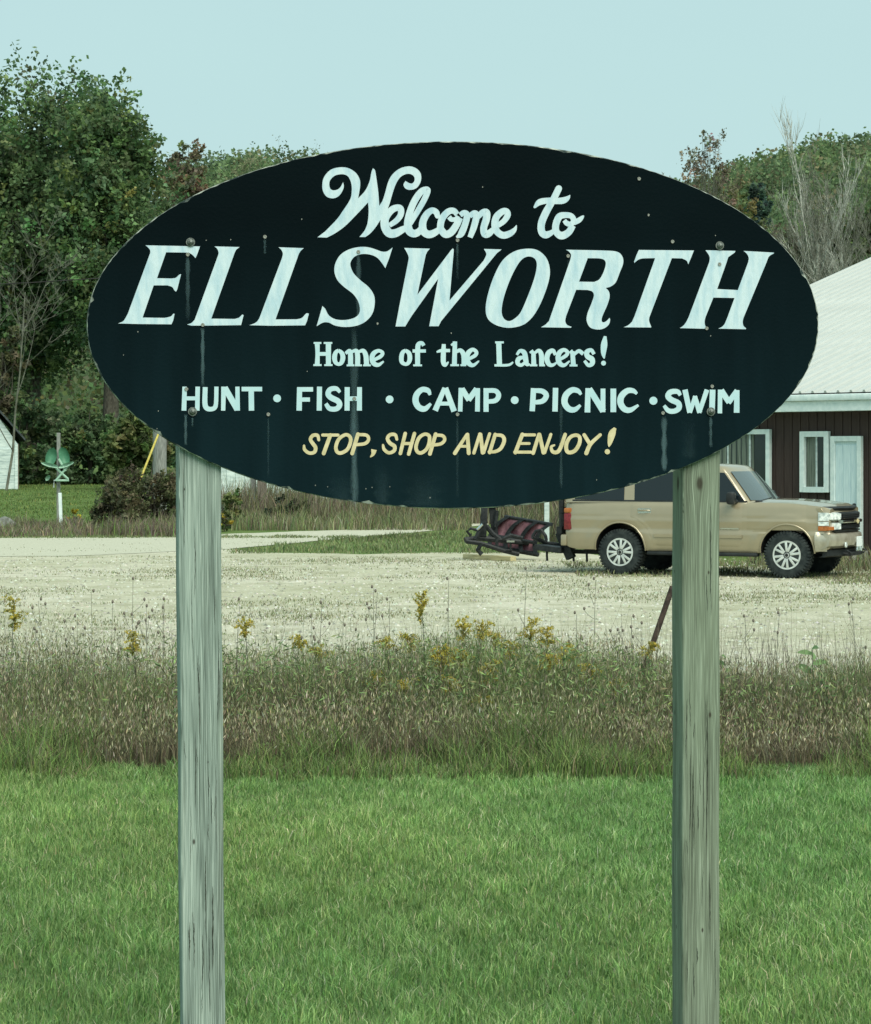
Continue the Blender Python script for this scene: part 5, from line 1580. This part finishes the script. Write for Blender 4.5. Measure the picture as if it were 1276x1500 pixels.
# leaning rusty pipe
a_ = at(951, 958, 16.9); b_ = at(985, 860, 17.1)
d_ = b_ - a_; a2 = a_ - d_ * .9
if a2.z > 0: a2 = a_ - d_ * (a_.z / d_.z + .05)
o = MB().tube([(0, 0, 0), tuple(b_ - a2)], .021, 12).build('leaning_pipe', M['rust'], None, 50); o.location = a2
tag(o, 'rusty pipe leaning out of the weeds beside the right sign post', 'pipe')

# ------------------------------------------------------------------ grasses
def blades(base, h, w, lean, cols, seg=2, az=None, tipdark=None, bend=.5):
    """base (n,3); h,w,lean (n,); returns mesh arrays; each blade a quad and a triangle"""
    n = len(base)
    if az is None: az = rng.uniform(0, 2 * np.pi, n)
    d = np.stack([np.cos(az), np.sin(az), np.zeros(n)], 1)
    fa = rng.uniform(0, 2 * np.pi, n)
    s = np.stack([np.cos(fa), np.sin(fa) * .6, np.zeros(n)], 1)
    hh = h[:, None]; up = np.array([0, 0, 1.0])
    m = base + up * hh * .55 + d * (lean[:, None] * hh * .55 * bend)
    t = base + up * hh * np.sqrt(np.clip(1 - lean[:, None] ** 2 * .6, .1, 1)) + d * (lean[:, None] * hh)
    ww = w[:, None] * .5
    V = np.stack([base - s * ww, base + s * ww, m + s * ww * .8, m - s * ww * .8, t], 1).reshape(-1, 3)
    i0 = np.arange(n) * 5
    Q = np.stack([i0, i0 + 1, i0 + 2, i0 + 3], 1); T = np.stack([i0 + 3, i0 + 2, i0 + 4], 1)
    return V, Q, T, np.repeat(cols, 5, axis=0)

def noise2(X, Y, s, seed=0):
    r_ = np.random.default_rng(seed); v = np.zeros_like(X)
    for k in range(7):
        a = r_.uniform(0, 2 * np.pi); f = s * r_.uniform(.5, 2.2); v += np.sin((X * np.cos(a) + Y * np.sin(a)) * f + r_.uniform(0, 6.28))
    return v / 3.2

def view_x(Y, margin=1.0): return Y * 640 / F + margin

def lawn_grass():
    n = 262000
    Y = 7.5 + (14.75 - 7.5) * rng.random(n)
    X = (rng.random(n) * 2 - 1) * view_x(Y, 1.6)
    nz = noise2(X, Y, 2.6, 3); nf = noise2(X, Y, 9, 4)
    h = .036 + .03 * rng.random(n) + .010 * np.clip(nz, -1, 1) + .016 * np.clip(nf, -1, 1) + .05 * np.clip(noise2(X, Y, 3.3, 60) - .45, 0, .8) + .03 * np.clip((Y - 14.2) / .5, 0, 1)
    w = rng.uniform(.0032, .0062, n)
    lean = rng.uniform(.1, .95, n)
    pal = [(.160, .275, .085), (.205, .335, .110), (.110, .200, .064), (.28, .385, .155), (.44, .45, .28)]
    c = jitter_cols(n, pal, [4, 4, 3, 2.4, .7], .17) * 1.04 * (1 + .10 * nz + .14 * nf)[:, None] * (1 + np.outer(noise2(X, Y, .9, 44), [.10, .03, .02]))
    V, Q, T, C_ = blades(np.stack([X, Y, np.full(n, .004)], 1), h, w, lean, np.clip(c, .004, 1))
    tag(np_mesh('lawn_grass', V, quads=Q, tris=T, cols=C_, mat=M['grass']), 'mown green grass of the front lawn', 'grass', kind='stuff')
lawn_grass()

def weed_belt():
    parts = []
    def add(*a): parts.append(a)
    # long green grass along the front edge
    n = 24000
    Y = 14.3 + 1.0 * rng.random(n) ** 1.3; X = (rng.random(n) * 2 - 1) * view_x(Y, 1.2)
    tuft = np.clip(noise2(X, Y * .3, 4.5, 8) + .5 * noise2(X, Y, 11, 18), -1, 1)
    h = (.08 + .10 * np.clip((Y - 14.3) / .6, 0, 1)) * (1 + .75 * tuft) * rng.uniform(.6, 1.4, n) + .16 * np.exp(-((X - .95) / .45) ** 2) + .10 * np.exp(-((X + 2.7) / .4) ** 2)
    c = jitter_cols(n, [(.14, .21, .07), (.19, .28, .09), (.09, .14, .05), (.27, .30, .14), (.17, .15, .10)], [4, 3, 3, 1.2, 1.6], .2)
    add(*blades(np.stack([X, Y, np.zeros(n)], 1), h, rng.uniform(.004, .009, n), rng.uniform(.1, .8, n), c))
    # brown grass mass with seed heads
    n = 100000
    Y = 14.75 + 2.8 * rng.random(n); X = (rng.random(n) * 2 - 1) * view_x(Y, 1.3)
    big = np.clip(noise2(X, Y, 1.5, 12), -1, 1)
    top = (.26 + .40 * np.clip((Y - 14.75) / 1.5, 0, 1)) * (1 + .20 * big + .16 * np.clip(noise2(X, Y * .4, 6, 77), -1, 1)) + .06 * np.exp(-((X - .4) / 1.2) ** 2)
    top = top * np.interp(X, [-3, -1.8, -.8, .2, 1.2, 1.9, 3], [1.02, .98, 1.0, 1.1, .98, .74, .78])
    edge = np.clip((17.6 - Y) / .7, .35, 1)
    h = top * edge * rng.uniform(.35, 1.12, n)
    green = np.clip(.30 + .30 * noise2(X, Y, 1.1, 21) + .50 * np.exp(-((X - .75) / 1.0) ** 2) + .9 * (h / .62 - .55), 0, 1)
    cb = jitter_cols(n, [(.135, .125, .075), (.185, .17, .105), (.085, .082, .052), (.125, .108, .075), (.38, .35, .24)], [4, 3, 3, 3, .7], .18)
    cg = jitter_cols(n, [(.16, .22, .09), (.21, .27, .11), (.12, .165, .07), (.28, .31, .16)], [4, 3, 2, 1], .16)
    c = np.where((rng.random(n) < green)[:, None], cg, cb)
    add(*blades(np.stack([X, Y, np.zeros(n)], 1), h, rng.uniform(.003, .0085, n), rng.uniform(.05, .6, n), c))
    # seed heads: small slim diamonds through the upper layer
    n = 56000
    Y = 14.8 + 2.6 * rng.random(n); X = (rng.random(n) * 2 - 1) * view_x(Y, 1.3)
    big = np.clip(noise2(X, Y, 1.5, 12), -1, 1)
    Z = (.10 + (.26 + .34 * np.clip((Y - 14.8) / 1.4, 0, 1)) * rng.random(n) * (1 + .2 * big)) * np.interp(X, [-3, .2, 1.2, 1.9, 3], [1, 1.1, 1, .74, .78]) * np.clip((17.6 - Y) / .7, .4, 1)
    P = np.stack([X, Y, Z], 1); d = rng.normal(0, .35, (n, 3)); d[:, 2] = 1; d /= np.linalg.norm(d, axis=1, keepdims=True)
    e = np.stack([d[:, 2], np.zeros(n), -d[:, 0]], 1)
    L_ = rng.uniform(.02, .055, (n, 1)); w_ = rng.uniform(.004, .008, (n, 1))
    V = np.stack([P - d * L_ * .5, P + e * w_ * .5, P + d * L_ * .5, P - e * w_ * .5], 1).reshape(-1, 3)
    c = jitter_cols(n, [(.25, .235, .15), (.35, .325, .22), (.16, .15, .10), (.56, .53, .38), (.24, .27, .13)], [4, 3, 3, .8, 2], .2)
    add(V, np.arange(4 * n).reshape(n, 4), None, np.repeat(c, 4, axis=0))
    # leafy forbs: small broader leaves
    n = 34000
    Y = 15.0 + 2.4 * rng.random(n); X = (rng.random(n) * 2 - 1) * view_x(Y, 1.3)
    dens = np.exp(-((X - .55) / 1.1) ** 2) + .45 * np.exp(-((X + 1.4) / .45) ** 2) + .22
    keep = rng.random(n) < dens; X, Y = X[keep], Y[keep]; n = len(X)
    Z = .12 + .60 * np.interp(X, [-3, .2, 1.2, 1.9, 3], [.95, 1.1, 1, .66, .7]) * rng.random(n) ** 1.2 * np.clip((17.6 - Y) / .8, .3, 1)
    c = jitter_cols(n, [(.15, .22, .09), (.20, .28, .11), (.11, .16, .07), (.27, .31, .14)], [4, 3, 2, 1], .18)
    V, Q, C_ = leaf_quads(np.stack([X, Y, Z], 1), .05, c, updroop=.4, asp=5.5)
    add(V, Q, None, C_)
    # thin tall dry stems poking out above
    n = 3200
    Y = 15.6 + 2.0 * rng.random(n); X = (rng.random(n) * 2 - 1) * view_x(Y, 1.2)
    c = jitter_cols(n, [(.12, .11, .08), (.07, .065, .05), (.16, .16, .11)], [3, 3, 1], .15)
    add(*blades(np.stack([X, Y, np.zeros(n)], 1), rng.uniform(.45, 1.0, n), rng.uniform(.003, .0048, n), rng.uniform(.0, .34, n), c))
    Vs, Qs, Ts, Cs = [], [], [], []; o = 0
    for V, Q, T, C_ in parts:
        Vs.append(V); Qs.append(Q + o); Cs.append(C_)
        if T is not None: Ts.append(T + o)
        o += len(V)
    tag(np_mesh('weed_belt', np.concatenate(Vs), quads=np.concatenate(Qs), tris=np.concatenate(Ts), cols=np.concatenate(Cs), mat=M['weed']),
        'band of tall brown and green weeds between the lawn and the gravel lot', 'weeds', kind='stuff')
weed_belt()

def lot_grass():
    """sparse tufts creeping over the gravel"""
    n0 = 60000
    Y = 17.4 * (58 / 17.4) ** (rng.random(n0) ** .85); X = (rng.random(n0) * 2 - 1) * view_x(Y, 2)
    pn = noise2(X * .45, Y, 1.4, 31) + .6 * noise2(X, Y * 1.5, 5, 32) + .3 * noise2(X * 2, Y * 3, 11, 33)
    near = np.clip((24 - Y) / 7, 0, 1)
    track = np.exp(-((Y - 27) / 3.2) ** 2) * (X > -1.5)
    far_track = (Y > 47) & (X < 2)
    prob = np.clip(.42 * pn + .05 + .55 * near + .30 * np.exp(-((Y - 39) / 1.6) ** 2) * (X > 3) - .35 * track, .006, .85)
    prob = np.where(far_track, prob * .12, prob)
    k = rng.random(n0) < prob; X, Y = X[k], Y[k]
    rep = 6; n = len(X) * rep
    sz = np.repeat(.02 + .0009 * Y, rep)
    X = np.repeat(X, rep) + rng.normal(0, 1, n) * .09 * (1 + np.repeat(Y, rep) * .03); Y = np.repeat(Y, rep) + rng.normal(0, .05, n)
    h = rng.uniform(.015, .05, n) * (1 + .9 * np.clip((21 - Y) / 4, 0, 1))
    c = jitter_cols(n, [(.17, .21, .10), (.23, .24, .14), (.12, .145, .075), (.32, .30, .20), (.20, .17, .12)], [4, 3, 2, 2, 1], .18)
    V, Q, T, C_ = blades(np.stack([X, Y, np.array([gz(y_) for y_ in Y]) + .005], 1), h, rng.uniform(.005, .012, n) * (.7 + Y * .014), rng.uniform(.3, .95, n), c)
    tag(np_mesh('gravel_weeds', V, quads=Q, tris=T, cols=C_, mat=M['weed']), 'sparse dry grass tufts creeping over the gravel lot', 'grass', kind='stuff')
lot_grass()

def lot_stones():
    n = 16000
    Y = 17.3 * (46 / 17.3) ** (rng.random(n) ** 1.1); X = (rng.random(n) * 2 - 1) * view_x(Y, 1.5)
    s = rng.uniform(.008, .024, n) * (1 + Y * .012)
    th = rng.uniform(0, 6.28, n)
    V = []
    for k in range(4):
        a = th + k * math.pi / 2
        V.append(np.stack([X + np.cos(a) * s, Y + np.sin(a) * s, np.full(n, .004)], 1))
    V.append(np.stack([X, Y, .006 + s * .7], 1))
    V = np.stack(V, 1).reshape(-1, 3); i0 = np.arange(n) * 5
    T = np.concatenate([np.stack([i0 + k, i0 + (k + 1) % 4, i0 + 4], 1) for k in range(4)])
    c = jitter_cols(n, [(.52, .53, .44), (.38, .38, .31), (.62, .63, .56), (.25, .25, .21)], [4, 3, 2, 1.2], .1)
    tag(np_mesh('loose_gravel', V, tris=T, cols=np.repeat(c, 5, axis=0), mat=M['weed']), 'loose pale stones scattered over the gravel lot', 'gravel', kind='stuff')
lot_stones()

def far_grass():
    """rough grass: bank behind the plow, strip before the far lawn, grass by the building"""
    parts = []
    def patch(n, xf_, yr, hr, wr, pal, wts, lean=(.1, .8)):
        Y = rng.uniform(yr[0], yr[1], n); X = xf_(Y, n)
        h = rng.uniform(hr[0], hr[1], n) * np.clip(.78 + .55 * noise2(X, Y * .6, 2.3, 9) + .25 * noise2(X, Y, 6, 10), .25, 1.5); c = jitter_cols(n, pal, wts, .2) * (1 + .15 * noise2(X, Y, 1.2, 5))[:, None]
        parts.append(blades(np.stack([X, Y, np.array([gz(y_) for y_ in Y])], 1), h, rng.uniform(wr[0], wr[1], n), rng.uniform(lean[0], lean[1], n), np.clip(c, .004, 1)))
    def between(pa, pb): return lambda Y, n: ((pa + (pb - pa) * rng.random(n)) - HX) / F * Y
    GR = [(.15, .20, .085), (.19, .24, .11), (.11, .15, .065), (.25, .26, .15)]
    DRY = [(.19, .19, .11), (.25, .24, .15), (.13, .125, .085), (.32, .31, .21), (.15, .12, .10)]
    BR = [(.20, .16, .13), (.15, .13, .10), (.26, .22, .17)]
    # bank behind and around the plow (short green, then taller rough grass)
    def bank(Y, n):
        x0 = np.interp(Y, [48.5, 50.5, 55.2, 60.4, 65.5], [-4.6, -4.2, -2.8, -1.0, 1.6]) + .3 * np.sin(Y * 2.1)
        return x0 + (4.4 + .1 * (Y - 48) - x0) * rng.random(n)
    patch(15000, bank, (48.4, 61), (.04, .15), (.012, .03), GR, [4, 3, 2, 1.5])
    patch(9000, lambda Y, n: -5.5 + rng.random(n) * 6.5 + .0 * Y, (62.6, 67), (.10, .55), (.012, .03), DRY + GR[:3], [3, 3, 2, 1, 1, 3, 3, 2], (.05, .6))
    patch(26000, between(290, 880), (66, 72), (.20, 1.15), (.012, .032), DRY + GR[:1] + BR, [4, 3, 3, 1, 1, 3, 2, 1, 1], (.05, .5))
    patch(9000, lambda Y, n: 1.2 + rng.random(n) * 3.4 + .14 * (Y - 52), (54, 62), (.15, .85), (.012, .03), DRY + GR[:2] + BR, [4, 3, 3, 1, 1, 2.5, 2, 2, 1, 1], (.05, .5))
    # strip at the left before the far lawn
    patch(16000, between(-20, 290), (58.4, 62.5), (.06, .48), (.010, .028), DRY + BR + [(.14, .22, .07)], [3, 2, 2, 1, 2, 3, 3, 2, 4], (.05, .7))
    patch(5000, between(-20, 640), (57.6, 59.0), (.03, .10), (.010, .025), GR, [3, 2, 2, 1], (.2, .9))
    patch(30000, between(-40, 330), (61.5, 100), (.03, .10), (.012, .030), [(.105, .165, .05), (.135, .20, .06), (.085, .13, .045), (.28, .28, .09)], [4, 3, 2, .35])
    # grass under and around the car and before the building
    patch(9000, lambda Y, n: 2.4 + rng.random(n) * 8.0, (38.9, 44.5), (.03, .09), (.010, .024), DRY + GR, [3, 2, 2, 1, 1, 2, 2, 2, 1])
    patch(5000, lambda Y, n: 6.2 + rng.random(n) ** .8 * 3.4, (36.5, 40.2), (.02, .07), (.010, .024), DRY + GR, [3, 2, 3, 1, 1, 2, 1, 2, 1])
    patch(3500, lambda Y, n: 6.0 + rng.random(n) * 4, (40.5, 45.0), (.06, .30), (.010, .025), DRY + GR, [3, 2, 3, 1, 1, 2, 1, 2, 1])
    Vs, Qs, Ts, Cs = [], [], [], []; o = 0
    for V, Q, T, C_ in parts:
        Vs.append(V); Qs.append(Q + o); Ts.append(T + o); Cs.append(C_); o += len(V)
    tag(np_mesh('rough_grass', np.concatenate(Vs), quads=np.concatenate(Qs), tris=np.concatenate(Ts), cols=np.concatenate(Cs), mat=M['weed']),
        'rough grass beyond the gravel lot and round the car', 'grass', kind='stuff')
far_grass()

# ------------------------------------------------------------------ single plants
def goldenrod(px, Y, pyt, label, plume=1.0, seed=0, up=False):
    r_ = np.random.default_rng(seed + 100)
    top = at(px, pyt, Y).z; x0 = (px - HX) / F * Y
    root = empty('goldenrod', (x0, Y, 0), 0, label, 'plant', 'goldenrod plants in the weed belt')
    lean = r_.normal(0, .03)
    pts = [(lean * (z / top) ** 2, 0, z) for z in np.linspace(0, top * .97, 7)]
    MB().tube(pts, [.0035] * 5 + [.0025, .0015], 5).build('stem', M['twig'], root)
    n = 150
    t = r_.random(n); z = top * (.12 + .74 * t); a = r_.uniform(0, 6.28, n)
    L_ = (.085 - .045 * t)[:, None]
    d = np.stack([np.cos(a), np.sin(a), r_.uniform(-.35, .55, n)], 1); d /= np.linalg.norm(d, axis=1, keepdims=True)
    e = np.cross(d, [0, 0, 1.0]); e /= np.linalg.norm(e, axis=1, keepdims=True)
    b_ = np.stack([lean * (z / top) ** 2, 0 * z, z], 1)
    V = np.stack([b_, b_ + d * L_ * .5 + e * L_ * .085, b_ + d * L_ + np.array([0, 0, -.015]), b_ + d * L_ * .5 - e * L_ * .085], 1).reshape(-1, 3)
    c = np.clip(np.array([(.13, .21, .075)]) * (1 + r_.normal(0, .2, (n, 1))), .004, 1)
    np_mesh('leaf', V, quads=np.arange(4 * n).reshape(n, 4), cols=np.repeat(c, 4, axis=0), mat=M['leaf'], parent=root)['kind'] = 'stuff'
    # plume: arching sprays
    P = []
    ns = int(17 * plume)
    for k in range(ns):
        az = r_.uniform(0, 6.28); z0_ = top * (.97 - .16 * r_.random() * plume); ln = r_.uniform(.04, .12) * (.9 if not up else .5)
        for m_ in range(46):
            u = r_.random()
            rise = (.035 * math.sin(u * 2.6) if not up else .05 * u)
            P.append((lean + math.cos(az) * ln * u + r_.normal(0, .005), math.sin(az) * ln * u + r_.normal(0, .005), z0_ + rise + r_.normal(0, .006)))
    P = np.array(P)
    c = jitter_cols(len(P), [(.60, .50, .09), (.46, .40, .09), (.32, .31, .11), (.72, .62, .14)], [3, 3, 2, 1], .15)
    V, Q, C_ = leaf_quads(P, .013, c, asp=1.2)
    np_mesh('flower_plume', V, quads=Q, cols=C_, mat=M['leaf'], parent=root)
GRD = [(624, 16.4, 868, 'tallest goldenrod with one upright yellow plume rising over the gravel in the middle', 1.2, True),
       (572, 16.6, 936, 'goldenrod just left of the tallest one', .7, False),
       (676, 16.5, 905, 'goldenrod with arching plume right of the tallest one', 1.1, False),
       (700, 16.6, 910, 'goldenrod forming the right half of the arching pair in the middle', 1.0, False),
       (774, 16.5, 906, 'goldenrod with bright yellow top standing free over the gravel right of the middle', 1.0, False),
       (802, 16.5, 918, 'goldenrod with flat yellow top nearest left of the rusty pipe', 1.1, False),
       (642, 16.1, 944, 'broad goldenrod cluster below the tallest plume', 1.8, False),
       (715, 16.0, 968, 'dull goldenrod low in the middle of the weeds', 1.8, False),
       (786, 16.1, 958, 'goldenrod low below the flat topped plant', 1.2, False),
       (700, 15.6, 1026, 'small bright goldenrod head low in front of the weeds', .7, False),
       (900, 16.2, 1000, 'goldenrod with sideways drooping yellow spray left of the right sign post', 1.4, False),
       (955, 16.7, 944, 'goldenrod at the foot of the leaning rusty pipe', .8, False),
       (366, 16.6, 905, 'goldenrod right beside the left sign post', .9, False),
       (430, 16.7, 930, 'goldenrod between the left sign post and the dark seed heads', .8, False),
       (200, 16.6, 926, 'goldenrod left of the left sign post', 1.2, False),
       (15, 16.5, 872, 'goldenrod rising at the left edge of the picture', 1.4, False),
       (600, 15.9, 1000, 'small goldenrod low left of the middle', 1.0, False)]
GRD += [(552, 16.2, 985, 'dull goldenrod left of the middle among dark stems', 1.3, False),
        (752, 16.4, 940, 'goldenrod between the arching pair and the bright free standing one', 1.1, False),
        (838, 16.4, 946, 'goldenrod under the tall dry stem right of the bright pair', 1.0, False),
        (865, 16.2, 975, 'low goldenrod left of the sideways drooping spray', 1.1, False),
        (664, 15.9, 992, 'lower goldenrod under the broad cluster in the middle', 1.5, False),
        (735, 16.5, 925, 'slender goldenrod right of the arching pair', .8, False),
        (606, 16.5, 930, 'goldenrod tucked against the lower stem of the tallest one', .9, False),
        (470, 16.5, 948, 'faint goldenrod between the left sign post and the middle', .8, False),
        (690, 16.3, 950, 'goldenrod directly below the arching plumes', 1.3, False)]
for i, (px, Y, pyt, lb, pl_, upr) in enumerate(GRD): goldenrod(px, Y, pyt, lb, pl_, i, upr)

def milkweed(px, Y, pyt, label, seed, n=9, size=.10, col=(.20, .32, .14)):
    r_ = np.random.default_rng(seed)
    top = at(px, pyt, Y).z
    root = empty('milkweed', ((px - HX) / F * Y, Y, 0), 0, label, 'plant')
    MB().tube([(0, 0, 0), (.008, 0, top * .5), (0, 0, top * .97)], [.005, .004, .002], 6).build('stem', M['twig'], root)
    first_ = None
    for k in range(n):
        t = k / (n - 1); z = top * (.45 + .5 * t); a = k * 1.75 + r_.uniform(-.3, .3); L_ = size * (1.1 - .45 * t)
        mb = MB(); rows = []
        for i in range(6):
            u = i / 5; w_ = L_ * .23 * math.sin(math.pi * min(.98, .06 + u * .94)) ** .7
            zz = .35 * L_ * u - .30 * L_ * u * u * 1.3
            rows.append([(L_ * u, -w_, zz + .01), (L_ * u, 0, zz), (L_ * u, w_, zz + .01)])
        mb.quadgrid(rows); o = mb.build('leaf', None, root)
        me_ = o.data; at__ = me_.color_attributes.new('col', 'FLOAT_COLOR', 'POINT')
        cc = np.ones((len(me_.vertices), 4), dtype=np.float32); cc[:, :3] = np.array(col) * r_.uniform(.7, 1.3)
        at__.data.foreach_set('color', cc.ravel()); me_.materials.append(M['leaf'])
        for p in me_.polygons: p.use_smooth = True
        o.location = (0, 0, z); o.rotation_euler = (r_.uniform(.5, 1.0) * (1 if math.cos(a) > 0 else -1), -r_.uniform(.1, .5), a)
milkweed(1190, 16.3, 945, 'broad leaved green milkweed standing in the weeds right of the right sign post', 1, 11, .15)
milkweed(1062, 16.5, 958, 'small broad leaved plant peeking out from behind the right sign post', 2, 7, .09)
milkweed(388, 14.95, 1090, 'small bright green broad leaved plant at the lawn edge right of the left sign post', 3, 8, .085, (.27, .42, .16))
milkweed(1205, 16.0, 1000, 'darker milkweed just below the tall one at right', 4, 9, .09, (.07, .10, .06))

def seedstem(px, Y, pyt, heads, label, seed, group):
    r_ = random.Random(seed); top = at(px, pyt, Y).z
    root = empty('dry_seed_stem', ((px - HX) / F * Y, Y, 0), 0, label, 'plant', group)
    mb = MB(); tips = []
    mb.tube([(0, 0, 0), (r_.uniform(-.02, .02), 0, top * .6), (r_.uniform(-.02, .02), 0, top)], [.0032, .0026, .0016], 4); tips.append((0, 0, top))
    for k in range(heads - 1):
        z0_ = top * r_.uniform(.55, .85); dx = r_.uniform(-.09, .09); z1_ = min(top * .99, z0_ + r_.uniform(.06, .16))
        mb.tube([(0, 0, z0_), (dx * .6, 0, (z0_ + z1_) / 2), (dx, r_.uniform(-.03, .03), z1_)], [.002, .0016, .0012], 4); tips.append((dx, 0, z1_))
    mb.build('stem', M['twig'], root)
    for k, t in enumerate(tips):
        if k == 0:
            h0 = MB().lathe([(0, .001), (.006, .008), (.018, .009), (.026, .004)], 7, 'z').build('seed_head', M['brown_wood'], root, 50); h0.location = t
        else: copy_obj(h0, t)
SG = 'dry stems with dark seed heads above the weeds'
SEEDS = [(545, 16.6, 862, 3, 'tall stem with the darkest seed heads left of the tallest goldenrod'), (550, 16.4, 868, 2, 'stem touching the dark headed stem left of the tallest goldenrod'),
 (567, 16.7, 880, 3, 'dry stem between the dark headed pair and the tallest goldenrod'), (165, 16.8, 884, 3, 'dry stem with large dark head over the gravel left of the left sign post'),
 (137, 16.9, 868, 2, 'dry stem with small head left of the large headed stem at left'), (505, 16.7, 918, 3, 'short dry stem left of the dark headed pair'),
 (842, 16.7, 900, 4, 'dry stem between the free standing bright goldenrod and the rusty pipe'), (928, 16.7, 905, 6, 'bushy dry stem directly left of the rusty pipe'),
 (905, 16.6, 925, 5, 'leftmost bushy dry stem of the three beside the rusty pipe'), (940, 16.8, 915, 5, 'bushy dry stem nearest the foot of the rusty pipe'),
 (215, 16.6, 890, 6, 'many headed dry stem just above the goldenrod left of the left sign post'), (240, 16.5, 880, 5, 'many headed dry stem nearest the left side of the left sign post'),
 (455, 16.6, 905, 6, 'many headed dry stem right of the goldenrod by the left sign post'), (470, 16.8, 885, 4, 'taller dry stem beside the many headed one right of the left sign post'),
 (350, 16.8, 880, 4, 'dry stem nearest the right side of the left sign post'), (60, 16.8, 880, 5, 'dry stem right of the goldenrod at the left edge of the picture'),
 (195, 16.9, 850, 5, 'tallest dry stem left of the left sign post'), (870, 16.8, 850, 3, 'tall thin dry stem in front of the rear wheel of the car'),
 (770, 16.9, 835, 2, 'tallest thin dry stem right of the middle above the bright goldenrod'), (655, 16.9, 850, 2, 'thin dry stem right beside the tallest goldenrod'),
 (1090, 16.8, 905, 3, 'dry stem just right of the right sign post'), (1140, 16.8, 900, 2, 'dry stem left of the tall milkweed'), (1250, 16.8, 880, 4, 'dry stem nearest the right edge of the picture'),
 (110, 16.7, 905, 5, 'low many headed dry stem at left below the small headed stem'), (1010, 16.6, 930, 3, 'dry stem half hidden by the right sign post')]
for i, (px, Y, pyt, h_, lb) in enumerate(SEEDS): seedstem(px, Y, pyt, h_, lb, i, SG)
